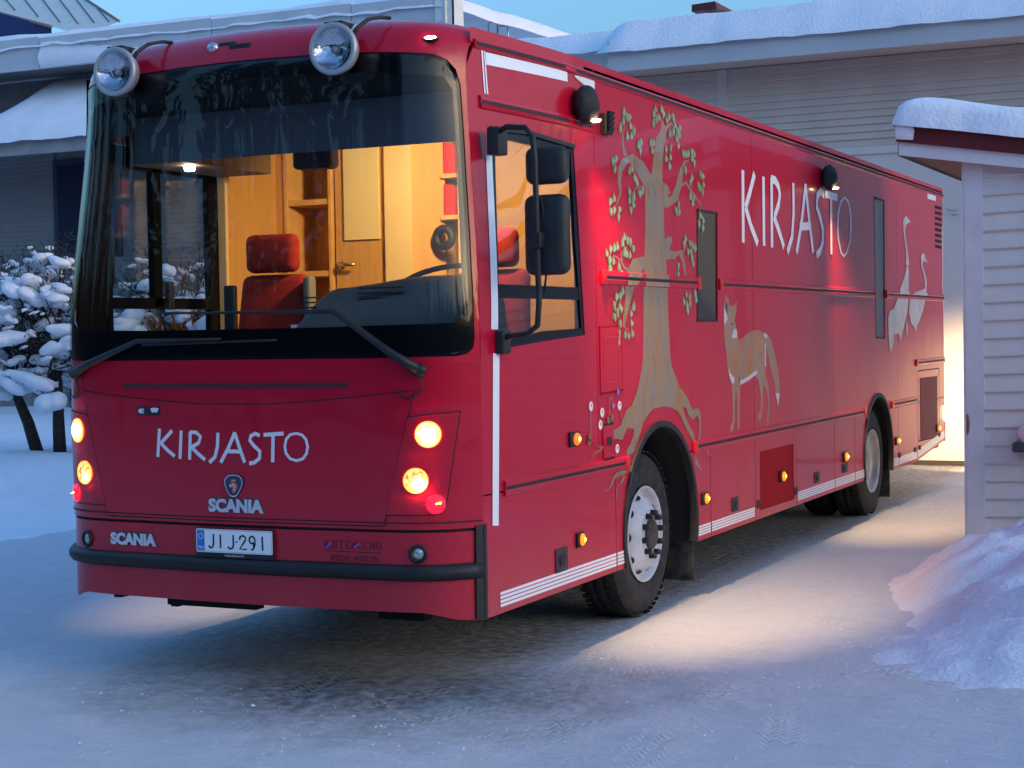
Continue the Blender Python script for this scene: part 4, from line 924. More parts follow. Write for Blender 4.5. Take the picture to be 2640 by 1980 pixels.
TREE = [[(2.477,2.722),(2.481,2.585),(2.475,2.437),(2.460,2.290),(2.438,2.094),(2.422,1.897),(2.413,1.741),(2.403,1.641),(2.381,1.572),(2.327,1.490),(3.012,1.485),(2.922,1.568),(2.893,1.634),(2.885,1.738),(2.865,1.901),(2.853,2.103),(2.835,2.305),(2.809,2.455),(2.816,2.606),(2.832,2.748)],
 [(2.751,2.679),(2.621,2.760),(2.464,2.845),(2.279,2.878),(2.100,2.831),(2.029,2.758),(2.031,2.689),(2.058,2.635),(2.025,2.592),(1.980,2.544),(1.994,2.543),(2.054,2.590),(2.091,2.637),(2.077,2.693),(2.104,2.757),(2.183,2.810),(2.235,2.818),(2.305,2.790),(2.443,2.713),(2.559,2.633)], [(2.184,2.860),(2.138,2.916),(2.127,2.980),(2.166,3.036),(2.154,3.036),(2.106,2.979),(2.110,2.912),(2.133,2.851)],
 [(2.801,2.704),(2.790,2.824),(2.817,2.935),(2.857,3.021),(2.882,3.083),(2.819,3.132),(2.744,3.165),(2.732,3.161),(2.786,3.124),(2.783,3.075),(2.694,3.019),(2.652,2.927),(2.613,2.814),(2.559,2.691)], [(2.853,3.059),(2.927,3.110),(2.977,3.130),(3.018,3.107),(3.029,3.110),(2.988,3.140),(2.894,3.118),(2.788,3.070)], [(2.806,3.019),(2.889,3.002),(2.899,3.006),(2.831,3.030)],
 [(2.628,2.620),(2.863,2.584),(3.083,2.650),(3.143,2.741),(3.188,2.834),(3.240,2.907),(3.321,2.929),(3.315,2.934),(3.194,2.913),(3.104,2.834),(3.043,2.742),(2.957,2.670),(2.905,2.657),(2.796,2.700)], [(3.141,2.736),(3.231,2.766),(3.311,2.728),(3.433,2.685),(3.518,2.654),(3.525,2.602),(3.535,2.603),(3.533,2.657),(3.451,2.690),(3.346,2.738),(3.254,2.787),(3.106,2.753)],
 [(2.730,2.719),(2.771,2.704),(2.770,2.658),(2.944,2.681),(2.887,2.732),(2.785,2.747)], [(2.472,2.702),(2.322,2.683),(2.249,2.637),(2.235,2.580),(2.246,2.580),(2.264,2.636),(2.338,2.673),(2.476,2.683)],
 [(2.879,2.311),(2.951,2.371),(2.956,2.401),(2.871,2.407),(2.826,2.384),(2.747,2.327)], [(2.791,2.253),(2.994,2.266),(3.077,2.297),(3.137,2.251),(3.196,2.150),(3.224,2.152),(3.192,2.257),(3.134,2.327),(2.984,2.313),(2.832,2.334)], [(3.132,2.302),(3.218,2.337),(3.205,2.341),(3.103,2.311)], [(3.009,2.270),(3.000,2.156),(3.068,2.124),(3.078,2.126),(3.015,2.157),(3.027,2.270)],
 [(2.449,2.265),(2.245,2.240),(2.140,2.149),(2.122,2.074),(2.118,1.996),(2.083,1.900),(2.070,1.832),(2.158,1.810),(2.166,1.814),(2.100,1.835),(2.144,1.896),(2.210,1.992),(2.266,2.067),(2.349,2.128),(2.420,2.186),(2.500,2.200)], [(2.226,2.180),(2.127,2.188),(2.059,2.232),(1.944,2.256),(1.934,2.250),(2.040,2.225),(2.102,2.179),(2.195,2.157)], [(2.080,2.215),(2.079,2.276),(2.161,2.309),(2.152,2.312),(2.065,2.277),(2.059,2.215)], [(2.065,2.032),(2.027,1.984),(2.042,1.982),(2.085,2.030)]]
ROOT = [(2.333,1.508),(2.295,1.445),(2.229,1.384),(2.191,1.354),(2.116,1.335),(2.066,1.297),(2.015,1.247),(1.943,1.229),(1.871,1.220),(1.847,1.195),(1.869,1.171),(1.940,1.171),(2.035,1.156),(2.073,1.185),(2.111,1.223),(2.235,1.211),(2.208,1.163),(2.156,1.121),(2.094,1.089),(2.093,1.067),(2.154,1.058),(2.229,1.075),(2.282,1.131),(2.348,1.191),(2.388,1.244),(2.481,1.290),(2.574,1.318),(2.764,1.323),(2.916,1.306),(3.014,1.277),(3.084,1.234),(3.140,1.182),(3.211,1.129),(3.284,1.089),(3.313,1.058),(3.343,1.061),(3.316,1.122),(3.257,1.161),(3.185,1.209),(3.129,1.266),(3.116,1.306),(3.174,1.294),(3.231,1.236),(3.319,1.207),(3.396,1.233),(3.440,1.195),(3.422,1.116),(3.412,1.066),(3.450,1.064),(3.469,1.143),(3.480,1.213),(3.458,1.255),(3.414,1.285),(3.307,1.277),(3.249,1.315),(3.207,1.361),(3.106,1.414),(3.050,1.441),(3.004,1.486)]
ROOTS = [[(1.841,1.193),(1.765,1.170),(1.725,1.142),(1.675,1.143),(1.607,1.159),(1.604,1.158),(1.670,1.137),(1.745,1.131),(1.799,1.158),(1.875,1.177)], [(1.746,1.152),(1.681,1.122),(1.599,1.113),(1.554,1.085),(1.547,1.047),(1.560,1.016),(1.564,1.016),(1.553,1.047),(1.562,1.084),(1.608,1.108),(1.696,1.114),(1.770,1.144)], [(1.833,1.148),(1.831,1.114),(1.776,1.084),(1.741,1.066),(1.752,1.062),(1.797,1.077),(1.861,1.108),(1.868,1.145)], [(2.090,0.986),(2.009,0.978),(1.916,0.966),(1.860,0.937),(1.826,0.900),(1.773,0.878),(1.725,0.895),(1.710,0.905),(1.706,0.905),(1.718,0.893),(1.778,0.872),(1.848,0.893),(1.887,0.929),(1.947,0.947),(2.046,0.947),(2.124,0.965)], [(2.039,0.942),(2.005,0.911),(1.936,0.895),(1.940,0.893),(2.026,0.903),(2.074,0.933)], [(2.117,1.061),(2.102,0.976),(2.129,0.974),(2.132,1.060)], [(3.455,1.045),(3.532,1.002),(3.613,0.971),(3.629,0.975),(3.556,1.006),(3.475,1.048)], [(3.559,1.019),(3.602,0.954),(3.693,0.942),(3.744,0.917),(3.749,0.918),(3.706,0.947),(3.632,0.957),(3.602,1.019)], [(3.319,0.982),(3.346,0.902),(3.472,0.856),(3.479,0.858),(3.419,0.907),(3.331,0.982)]]
panel('tree_trunk_painting', [(p, []) for p in TREE], SIDE, PB, bus, .0008, 0, .15, stack=.00007)
panel('tree_root_painting', [(ROOT, [])]+[(p, []) for p in ROOTS], SIDE, PB, bus, .0024, 0, .15, stack=.00007)
panel('tree_trunk_painting', [(p, []) for p in TREE], SIDE, PB, bus, .0155, 0, .15, clip=[(1, ZM+.010, ZM+.037)], stack=.00016)
panel('tree_trunk_painting', [(p, []) for p in TREE], SIDE, PB, bus, .0155, 0, .15, clip=[(1, ZM-.037, ZM-.010)], stack=.00016)
rl = random.Random(3)
lv = [[], [], []]
LEAF = [(2.132,3.114),(2.178,3.095),(2.123,3.060),(2.230,3.091),(2.072,3.013),(2.247,3.045),(2.293,3.016),(2.189,2.977),(2.257,2.984),(2.370,2.942),(2.412,2.960),(2.401,2.906),(1.950,2.805),(1.998,2.823),(1.973,2.760),(2.209,2.769),(2.257,2.787),(2.326,2.716),(2.300,2.738),(2.339,2.710),(2.209,2.650),(2.202,2.592),(2.274,2.616),(2.377,2.647),(2.418,2.664),(2.272,2.573),(2.226,2.536),(1.958,2.591),(1.902,2.564),(1.905,2.508),(1.960,2.516),(2.044,2.525),(2.024,2.482),(2.676,3.194),(2.647,3.161),(2.792,3.207),(2.825,3.176),(2.688,3.131),(2.636,3.100),(2.737,3.146),(2.882,3.147),(2.928,3.177),(2.996,3.179),(2.932,3.066),(2.998,3.083),(3.039,3.133),(3.083,3.096),(3.130,3.127),(3.060,3.048),(3.113,3.073),(3.095,3.005),(2.583,2.972),(2.634,2.981),(2.609,2.930),(2.863,2.963),(2.943,2.975),(2.860,2.902),(2.941,2.919),(2.923,2.862),(3.191,2.962),(3.241,2.961),(3.288,2.971),(3.359,2.987),(3.406,2.976),(3.357,2.945),(3.404,2.917),(3.218,2.860),(3.352,2.818),(3.318,2.784),(3.521,2.853),(3.580,2.847),(3.478,2.775),(3.584,2.788),(3.510,2.756),(3.558,2.738),(3.314,2.690),(3.360,2.650),(3.378,2.683),(3.079,2.622),(3.031,2.579),(3.083,2.571),(3.519,2.575),(3.573,2.546),(3.484,2.520),(3.565,2.492),(2.115,2.368),(2.158,2.351),(2.082,2.334),(2.205,2.344),(2.251,2.307),(2.111,2.278),(2.144,2.270),(2.196,2.262),(1.833,2.263),(1.891,2.284),(1.946,2.295),(1.997,2.307),(1.874,2.223),(1.930,2.216),(1.879,2.181),(2.018,2.190),(2.054,2.149),(3.208,2.407),(3.175,2.369),(3.292,2.379),(3.348,2.365),(3.396,2.351),(3.251,2.319),(3.305,2.321),(3.329,2.280),(3.350,2.249),(3.062,2.220),(3.054,2.173),(3.208,2.041),(3.271,2.026),(3.383,2.049),(3.160,1.994),(3.221,1.973),(3.278,1.984),(3.397,2.007),(3.226,1.932),(2.070,2.045),(2.031,2.016),(1.977,2.006),(1.932,1.958),(2.020,1.954),(2.045,1.936),(1.981,1.917),(1.930,1.893),(2.246,1.951),(2.208,1.913),(2.021,1.851),(2.216,1.855),(2.001,1.794),(2.103,1.784),(2.160,1.779),(2.221,1.793),(1.994,1.742)]
for a, b in LEAF:
    up = rl.choice((1, 1, -1)); h = rl.uniform(.029, .038); w = rl.uniform(.028, .038); tl = rl.uniform(-.02, .02)
    lv[rl.randrange(3)].append(([(a-w*.2, b-h*.8*up), (a+w*.75, b-h*.45*up), (a+w*.9, b+.0), (a+w*.35+tl, b+h*.6*up), (a+tl, b+h*1.1*up), (a-w*.5, b+h*.5*up), (a-w*.9, b), (a-w*.8, b-h*.5*up)], []))
stuff(panel('tree_leaf_painting', lv[0]+lv[1]+lv[2], SIDE, mat('painted_leaf', (.15, .23, .13), .4, coat=.3, col2=(.13, .17, .05), vscale=5), bus, .0034, 0, None, stack=.000004))
hv = [([p[0][0], p[0][1], p[0][2], p[0][3], p[0][4]], []) for p in lv[0]+lv[1]+lv[2]]
stuff(panel('tree_leaf_highlight', hv, SIDE, mat('painted_leaf_light', (.34, .44, .30), .4, coat=.3, col2=(.30, .36, .14), vscale=5), bus, .0042, 0, None, stack=.000004))
FLP = [(1.554,1.380),(1.720,1.337),(1.691,1.266),(1.992,1.364),(1.946,1.111)]
for fa, fb_ in FLP:
    o = panel('flower_painting', [(ell(fa, fb_, .030, .028, 14), [])], SIDE, WHITE, bus, .0052, 0, None)
    panel('flower_centre', [(ell(fa+.004, fb_+.006, .013, .011, 10), [])], SIDE, mat('painted_yellow', (.6, .35, .08), .4), o, .0058, 0, None)
for fa, fb_ in [(1.874,1.367),(1.952,1.447)]: panel('bellflower_painting', [(ell(fa, fb_, .018, .017, 10), [])], SIDE, mat('painted_blue', (.18, .18, .62), .4), bus, .014, 0, None)
panel('flower_stem_painting', [stroke(s, .008) for s in ([(1.542,1.351),(1.534,1.291),(1.542,1.223)], [(1.819,1.415),(1.825,1.367),(1.817,1.311)], [(1.819,1.411),(1.856,1.416),(1.875,1.382)], [(1.995,1.339),(2.023,1.282)], [(1.910,0.881),(1.912,0.823)])], SIDE, mat('painted_stem', (.36, .16, .14), .5), bus, .0098, 0, None)
panel('flower_stem_painting', [(ell(a, b, .022, .022, 9), []) for a, b in [(1.863,1.302),(1.804,1.287),(1.519,1.203),(1.507,1.178)]], SIDE, mat('painted_olive', (.20, .15, .06), .5), bus, .0098, 0, None)
# mural: fox
FOX = [(4.055,2.053),(4.112,2.004),(4.121,1.968),(4.207,1.969),(4.306,2.009),(4.281,1.932),(4.235,1.872),(4.255,1.839),(4.297,1.798),(4.295,1.751),(4.349,1.724),(4.439,1.750),(4.576,1.783),(4.714,1.796),(4.831,1.795),(4.926,1.773),(5.046,1.758),(5.118,1.729),(5.189,1.657),(5.261,1.569),(5.320,1.474),(5.347,1.343),(5.345,1.299),(5.229,1.311),(5.226,1.347),(5.167,1.435),(5.085,1.531),(5.028,1.624),(4.983,1.702),(4.987,1.625),(4.975,1.519),(4.972,1.456),(5.031,1.404),(5.064,1.339),(5.058,1.197),(5.042,1.113),(5.015,1.057),(4.967,1.060),(5.006,1.129),(5.035,1.234),(5.015,1.320),(4.945,1.379),(4.908,1.359),(4.903,1.240),(4.876,1.185),(4.850,1.130),(4.779,1.120),(4.757,1.163),(4.841,1.194),(4.852,1.277),(4.836,1.362),(4.792,1.419),(4.723,1.463),(4.538,1.435),(4.358,1.410),(4.343,1.333),(4.339,1.232),(4.322,1.098),(4.299,1.079),(4.267,1.081),(4.275,1.269),(4.247,1.390),(4.234,1.337),(4.219,1.238),(4.215,1.158),(4.170,1.093),(4.115,1.070),(4.106,1.117),(4.172,1.153),(4.171,1.240),(4.169,1.340),(4.151,1.421),(4.100,1.469),(4.061,1.542),(4.043,1.629),(4.005,1.721),(3.988,1.807),(3.992,1.905),(3.999,1.970),(4.029,2.023)]
panel('fox_painting', [(FOX, [])], SIDE, mat('painted_fox', (.42, .14, .04), .4, coat=.6, col2=(.34, .21, .13), vscale=3.2, stretch=(1, 1.6, 1.6)), bus, .0012, 0, .15)
for q in ([(4.690,1.782),(4.830,1.767),(4.922,1.696),(4.895,1.626),(4.823,1.607),(4.706,1.616),(4.675,1.699)], [(4.304,1.704),(4.391,1.683),(4.400,1.622),(4.320,1.569),(4.212,1.585),(4.171,1.639),(4.216,1.685)]):
    panel('fox_flank_painting', [(q, [])], SIDE, mat('painted_orange', (.50, .15, .05), .4, coat=.5, col2=(.40, .18, .08), vscale=4), bus, .0018, 0, None)
panel('fox_white_painting', [([(4.001,1.961),(4.056,1.912),(4.079,1.875),(4.010,1.836),(3.993,1.872)], []), ([(4.233,1.812),(4.286,1.795),(4.293,1.745),(4.219,1.740),(4.165,1.746),(4.181,1.769)], []), ([(4.077,1.535),(4.133,1.488),(4.218,1.458),(4.205,1.419),(4.162,1.420),(4.100,1.469)], []), ([(5.229,1.311),(5.345,1.299),(5.295,1.200)], [])]+[stroke(s, .03) for s in ([(4.347,1.417),(4.538,1.441),(4.759,1.486)], [(4.982,1.695),(4.977,1.519)], [(5.033,1.744),(4.949,1.763)])], SIDE, mat('painted_cream', (.56, .52, .52), .4), bus, .0022, 0, None)
panel('fox_ear_painting', [([(4.045,2.004),(4.083,1.971),(4.072,1.912),(4.036,1.951)], []), stroke([(4.320,1.462),(4.332,1.421)], .02), ([(4.138,1.849),(4.206,1.852),(4.180,1.832)], [])], SIDE, mat('painted_slate', (.06, .05, .07), .5), bus, .0028, 0, None)
# mural: two geese
GOO = [[(10.010,2.457),(10.060,2.366),(10.039,2.147),(9.977,1.974),(9.838,1.837),(9.729,1.746),(9.647,1.651),(9.588,1.702),(9.548,1.736),(9.346,1.727),(9.291,1.616),(9.199,1.546),(9.117,1.586),(9.100,1.751),(9.088,1.893),(9.159,1.959),(9.332,1.976),(9.461,2.050),(9.566,2.129),(9.726,2.233),(9.888,2.339)], [(9.942,2.933),(10.047,2.907),(10.181,2.879),(10.018,2.859),(9.937,2.834),(9.816,2.824),(9.819,2.883)], [(9.827,2.844),(9.816,2.769),(9.882,2.657),(9.934,2.534),(9.919,2.431),(10.079,2.437),(10.030,2.539),(9.956,2.662),(9.895,2.773),(9.943,2.849)],
 [(10.933,2.269),(10.927,2.148),(10.786,2.002),(10.578,1.871),(10.434,1.812),(10.358,1.730),(10.294,1.789),(10.132,1.836),(10.029,1.952),(10.089,2.079),(10.256,2.150),(10.593,2.179),(10.824,2.200)], [(10.755,2.585),(10.871,2.567),(10.869,2.531),(11.026,2.483),(10.850,2.497),(10.751,2.489),(10.665,2.495),(10.656,2.548)], [(10.659,2.501),(10.668,2.440),(10.764,2.371),(10.835,2.301),(10.843,2.230),(10.949,2.233),(10.928,2.306),(10.843,2.377),(10.748,2.445),(10.751,2.504)], [(9.918,1.859),(9.980,1.802),(9.937,1.699),(9.887,1.757)]]
panel('goose_painting', [(p, []) for p in GOO], SIDE, mat('painted_goose', (.60, .57, .55), .4, coat=.5, col2=(.46, .43, .40), vscale=4), bus, .004, 0, .2, stack=.0002)
panel('goose_painting', [(p, []) for p in GOO], SIDE, MATS['painted_goose'], bus, .0165, 0, .2, clip=[(1, ZM+.010, ZM+.037)], stack=.0002)
# ---------------------------------------------------------------- front lamps
def nrm(x, z): return normal_of(front_surf, x, z)
def flamp(name, x, z, r, m, core, rim, parent=bus):
    n_ = nrm(x, z); c = Vector(front_surf(x, z))
    o = lathe(name, [(r*1.06, .004), (r*1.04, .012), (r*.95, .013), (r*.93, .006)], c, n_, rim, parent, 28)
    lathe('lens', [(r*.94, .008), (r*.7, .017), (r*.35, .022), (.0005, .023)], c, n_, m, o, 24)
    if core: lathe('bulb', [(r*.52, .0235), (.0005, .026)], c+Vector((r*.10, 0, -r*.12)), n_, core, o, 20)
    return o
for x, z, r, m, co in ((-.194, 1.317, .062, HEAD, HEADC), (-.254, 1.090, .060, HEAD, HEADC), (-.166, .974, .045, REDL, None)):
    for xx in (x, -2*HW-x):
        o = flamp('headlight' if co else 'position_lamp', xx, z, r, m if z > 1.2 or not co else HEADL, None, HEADR if co else REDL)
        if co and z > 1.2:
            n_ = nrm(xx, z); c = Vector(front_surf(xx, z)); lathe('bulb', [(r*.55, .0235), (.0005, .026)], c, n_, co, o, 20)
        elif co:
            n_ = nrm(xx, z); c = Vector(front_surf(xx, z)); lathe('bulb', [(r*.42, .0245), (.0005, .026)], c+Vector((r*.3, 0, -r*.3)), n_, co, o, 20)
        else:
            n_ = nrm(xx, z); c = Vector(front_surf(xx, z))+n_*.024
            mesh('filament', [c+Vector((-.025, 0, -.004)), c+Vector((.028, 0, .004)), c+Vector((.028, 0, .014)), c+Vector((-.005, 0, .006))], [(0, 1, 2, 3)], AMBC, o)
for x in (-.25, -2*HW+.25):
    n_ = nrm(x, .73); c = Vector(front_surf(x, .73))-n_*.006
    o = lathe('fog_lamp', [(.046, 0), (.047, .010), (.034, .014), (.030, .002), (.027, -.004)], c, n_, BLACK, bus, 24)
    lathe('lens', [(.029, .003), (.018, .010), (.0005, .012)], c, n_, mat('clear_lens', (.55, .56, .52), .12, metal=.5, var=.2, vscale=40), o, 20)
# top markers, round spot lamps, camera
for x, z in ((-.226, 3.262), (-2.12, 3.248)):
    c = Vector(front_surf(x, z)); n_ = nrm(x, z)
    o = MB().blob(c, .055, .02, .016, 14, 8).build('marker_lamp', BLACK, bus, True)
    MB().blob(c+n_*.014, .034, .012, .011, 12, 8).build('lens', WLAMP, o, True)
CHR = mat('lamp_rim', (.40, .41, .43), .4, metal=.4)
REFL = mat('lamp_reflector', (.55, .58, .62), .10, metal=1.0, bump=.9, bscale=9)
def spot(x, z, y):
    c = Vector((x, y, z)); ax = Vector((.06, -1, .02)).normalized()
    o = lathe('spot_lamp', [(.001, -.10), (.07, -.09), (.11, -.05), (.128, 0), (.130, .022), (.122, .030), (.108, .031), (.104, .022)], c, ax, CHR, bus, 36)
    lathe('reflector', [(.106, .018), (.085, -.01), (.05, -.03), (.022, -.038), (.0005, -.038)], c, ax, REFL, o, 30)
    lathe('bulb_cap', [(.018, -.03), (.016, .004), (.0005, .006)], c, ax, CHR, o, 14)
    lathe('lens', [(.106, .024), (.06, .032), (.0005, .034)], c, ax, glass('lens_glass', (.95, .96, .98)), o, 30)
    mb = MB(); mb.box(x-.05, x+.05, y-.01, y+.14, z+.115, z+.135).box(x-.04, x-.025, y+.02, y+.05, z+.09, z+.125).box(x+.025, x+.04, y+.02, y+.05, z+.09, z+.125); mb.build('bracket', BLACK, o)
    tube('lamp_cable', [(x+.09, y+.01, z+.05), (x+.115, y+.03, z+.10), (x+.135, y+.10, z+.15), (x+.15, y+.2, z+.175), (x+.17, y+.26, z+.178)], .010, BLACK, o, 6)
    tube('lamp_cable', [(x+.08, y+.0, z+.06), (x+.10, y+.03, z+.11), (x+.13, y+.12, z+.15)], .008, CHR, o, 6)
spot(-1.97, 3.215, -.12); spot(-.625, 3.215, -.13)
cm = box('front_camera', -1.42, -1.31, .02, .10, 3.30, 3.34, BLACK, bus, .008)
MB().blob((-1.45, .02, 3.315), .035, .03, .03, 12, 8).build('camera_head', ALU, cm, True)
box('camera_arm', -1.34, -1.21, .0, .06, 3.295, 3.322, BLACK, cm, .005)
# wipers
def FW(x, z, d=.02): n_ = nrm(x, z); return Vector(front_surf(x, z))+n_*d
def wiper(piv, elbow, tip, blade):
    o = tube('wiper', [FW(*piv, .03), FW(piv[0]+(elbow[0]-piv[0])*.25, piv[1]+(elbow[1]-piv[1])*.25, .045), FW(*elbow, .04), FW(elbow[0]+(tip[0]-elbow[0])*.5, elbow[1]+(tip[1]-elbow[1])*.5, .03), FW(*tip, .02)], [.028, .022, .014, .009, .007], BLACK, bus, 8)
    MB().blob(FW(*piv, .025), .040, .03, .036, 12, 8).build('pivot', BLACK, o, True)
    mb = MB(); n = 10; P = [FW(blade[0][0]+(blade[1][0]-blade[0][0])*i/n, blade[0][1]+(blade[1][1]-blade[0][1])*i/n, .012) for i in range(n+1)]
    mb.tube(P, .007, 5); mb.build('blade', BLACK, o, True)
    s = piv; tube('washer_hose', [FW(s[0], s[1]-.02, .02), FW(s[0]+.01, s[1]-.10, .012), FW(s[0]-.04, s[1]-.14, .012), FW(s[0]-.09, s[1]-.12, .012), FW(s[0]-.10, s[1]-.09, .01)], .005, BLACK, o, 6)
wiper((-.225, 1.632), (-.66, 1.925), (-1.35, 1.935), ((-.80, 1.925), (-1.75, 1.94)))
wiper((-2.33, 1.632), (-1.86, 1.795), (-1.33, 1.80), ((-1.85, 1.775), (-1.0, 1.79)))
# mirrors, near side
MX = .26
m = tube('mirror_arm', [(-.01, .36, 2.80), (.10, .30, 2.83), (.20, .30, 2.82), (.245, .29, 2.77), (MX, .28, 2.66), (MX, .29, 2.3), (MX, .30, 1.95), (.245, .31, 1.84), (.18, .33, 1.80), (.06, .36, 1.79), (.0, .37, 1.78)], .015, BLACK, bus, 10)
box('arm_bracket', -.02, .05, .31, .42, 2.70, 2.84, MIRB, m, .012); box('arm_bracket', -.01, .05, .33, .42, 1.70, 1.82, MIRB, m, .012)
tube('mirror_cable', [(MX+.02, .30, 2.48), (MX+.03, .36, 2.2), (MX+.02, .32, 2.0)], .006, BLACK, m, 6)
def mirror_head(par, x0, x1, y0, y1, z0, z1):
    o = box('mirror_head', x0, x1, y0, y1, z0, z1, MIRB, par, .045)
    box('mirror_glass', x0+.03, x1-.03, y1-.001, y1+.003, z0+.03, z1-.03, ALU, o); return o
mirror_head(m, .17, .40, .33, .42, 2.54, 2.73); mirror_head(m, .165, .40, .32, .42, 2.09, 2.49)
box('arm_clamp', MX-.03, MX+.03, .26, .34, 2.22, 2.30, BLACK, m, .006)
# mirror, far side
m = tube('mirror_arm', [(BW+.03, .62, 2.80), (BW-.05, .55, 2.82), (BW-.11, .50, 2.76), (BW-.12, .50, 2.5), (BW-.12, .50, 2.0), (BW-.08, .52, 1.84), (BW+.01, .58, 1.82)], .017, BLACK, bus, 8)
mirror_head(m, BW-.21, BW-.02, .50, .60, 2.10, 2.48)
# side work lamps, both lit downwards
WORKGLOW = emis('work_lamp_lit', (1, .7, .4), 6)
LUMP = mat('lamp_housing', (.012, .011, .012), .7, bump=.5, bscale=30)
def work_lamp(y, z, sgn, x, e):
    o = MB().blob((x+sgn*.055, y, z), .065, .12, .105, 18, 12, .05).build('work_lamp', LUMP, bus, True)
    box('lamp_mount', min(x, x+sgn*.05), max(x, x+sgn*.05), y-.03, y+.03, z-.02, z+.04, BLACK, o)
    MB().lathe([(.001, 0), (.035, .0), (.042, .012)], (x+sgn*.085, y+.03, z-.095), (0, 0, 1), 16).build('lens', WORKGLOW, o, True)
    ld = bpy.data.lights.new('work_light', 'SPOT'); ld.energy = e*LAMP; ld.color = (1, .67, .36); ld.spot_size = R(84); ld.spot_blend = 1.0; ld.shadow_soft_size = .07
    lo_ = bpy.data.objects.new('work_light', ld); COL.objects.link(lo_); lo_.parent = o
    lo_.location = (x+sgn*.12, y+.05, z-.13); lo_.rotation_euler = (R(28), R(-6*sgn), 0); lo_.scale = (.46, 1, 1)
    return lo_
work_lamp(1.44, 3.075, 1, 0, 135); work_lamp(6.72, 3.07, 1, 0, 110); work_lamp(1.3, 3.07, -1, BW, 65)
# rear lamp shining on the garage door
rl_ = box('rear_lamp', -.08, .012, L, L+.05, .74, .90, emis('rear_lamp_lit', (1, .75, .45), 14), bus, .01)
ld = bpy.data.lights.new('rear_light', 'SPOT'); ld.energy = 75*LAMP; ld.color = (1, .68, .36); ld.spot_size = R(100); ld.spot_blend = .6; ld.shadow_soft_size = .05
o = bpy.data.objects.new('rear_light', ld); COL.objects.link(o); o.parent = rl_; o.location = (-.10, L+1.2, .80); o.rotation_euler = (R(84), 0, R(0))
# ---------------------------------------------------------------- cab interior
XL, XR, YB, ZF, ZC = BW+.08, -.09, 2.12, 1.02, 3.05
box('cab_floor', XL, XR, .2, 1.95, .95, ZF, INNER, bus); panel('pillar_lining', [(rect(.17, .43, 1.05, 3.25), [])], left_surf, mat('pillar_navy', (.006, .007, .010), .7, spec=.1), bus, -.035, 0, .1); box('cab_ceiling', XL, XR, .45, YB, ZC, ZC+.03, mat('ceiling_panel', (.55, .48, .38), .7), bus)
box('far_wall_lining', XL-.02, XL, 1.50, YB, ZF, ZC, WOOD, bus); box('far_wall_edge', XL-.02, XL+.035, 1.49, 1.52, ZF, ZC-.2, WOODL, bus)
box('near_wall_lining', XR, XR+.03, .5, YB, ZF, 1.70, INNER, bus); box('near_wall_lining', XR, XR+.03, 1.56, YB, 1.70, ZC, WOOD, bus)
IB = lambda q: q
CW = [(-2.397,2.698),(-2.376,2.697),(-2.058,2.681),(-2.038,2.680),(-2.021,2.679),(-1.635,2.660),(-1.434,2.650),(-1.287,2.643),(-1.110,2.634),(-1.078,2.633),(-1.945,2.998),(-1.959,2.425),(-1.685,2.406),(-1.671,2.998),(-1.983,2.264)]
cx_ = [q[0] for q in CW]
box('partition', XL, XR, YB+.30, YB+.33, ZF, ZC, WOOD, bus)
# cabinet with shelves
cabn = box('cabinet', XL, cx_[0]+.001, YB-.0, YB+.03, ZF, ZC, WOOD, bus)
box('upright', cx_[0], cx_[1], YB-.01, YB+.30, ZF, ZC, WOODE, cabn); box('upright', cx_[2], cx_[3], YB-.01, YB+.30, ZF, ZC, WOODE, cabn)
for q in [(-2.213,2.684),(-2.225,2.216)]: box('shelf', cx_[1], cx_[2], YB+.0, YB+.30, q[1]-.018, q[1]+.018, WOODE, cabn)
idoor = box('inner_door', cx_[4], cx_[5], YB+.02, YB+.06, ZF, ZC, mat('door_veneer', (.62, .34, .11), .4, var=.06, vscale=5, stretch=(6, 6, .6)), bus)
nz0, nz1 = CW[11][1], CW[10][1]
box('notice_board', cx_[10], cx_[12], YB+.0, YB+.018, nz0, 3.04, PAPER, idoor)
hc = CW[14]; mb = MB(); mb.lathe([(.001, .012), (.028, .010), (.03, 0)], (hc[0], YB+.02, hc[1]), (0, -1, 0), 18).tube([(hc[0], YB-.02, hc[1]), (hc[0]+.03, YB-.045, hc[1]), (hc[0]+.14, YB-.045, hc[1])], .012, 8)
mb.build('door_handle', mat('brass', (.6, .5, .3), .25, metal=1), idoor, True)
box('pale_panel', cx_[5]+.004, cx_[6], YB-.02, YB+.02, ZF, ZC, WOODL, bus); 
wp_ = MB(); wp_.add([(cx_[6], YB-.02, ZF), (cx_[7], YB+.16, ZF), (cx_[7], YB+.16, ZC), (cx_[6], YB-.02, ZC)], [(0, 1, 2, 3)]); wp_.build('angled_panel', WOOD, bus)
shf = box('book_shelf', cx_[8]-.0, cx_[9]-.01, YB-.01, YB+.30, 1.2, ZC, WOODE, bus)
for q in [(-1.209,2.813),(-1.214,2.549)]: 
    box('shelf', cx_[7], cx_[8], YB+.10, YB+.30, q[1]-.015, q[1]+.012, WOODE, shf)
    v = [(cx_[7]+.02+.001*k, YB+.12, q[1]+.014) for k in range(0)]; n = 12; W_ = cx_[8]-cx_[7]-.01
    v = [(cx_[7]+.015+W_*(math.cos(math.pi*.5*i/n)), YB+.11+.01, q[1]+.013+.20*math.sin(math.pi*.5*i/n)) for i in range(n+1)]+[(cx_[7]+.015, YB+.12, q[1]+.013)]
    k = len(v); v += [(x, y+.02, z) for x, y, z in v]; mesh('shelf_end', v, [tuple(range(k))[::-1], tuple(range(k, 2*k))]+[(i, (i+1) % k, k+(i+1) % k, k+i) for i in range(k)], mat('red_shelf_end', (.5, .02, .02), .5), shf)
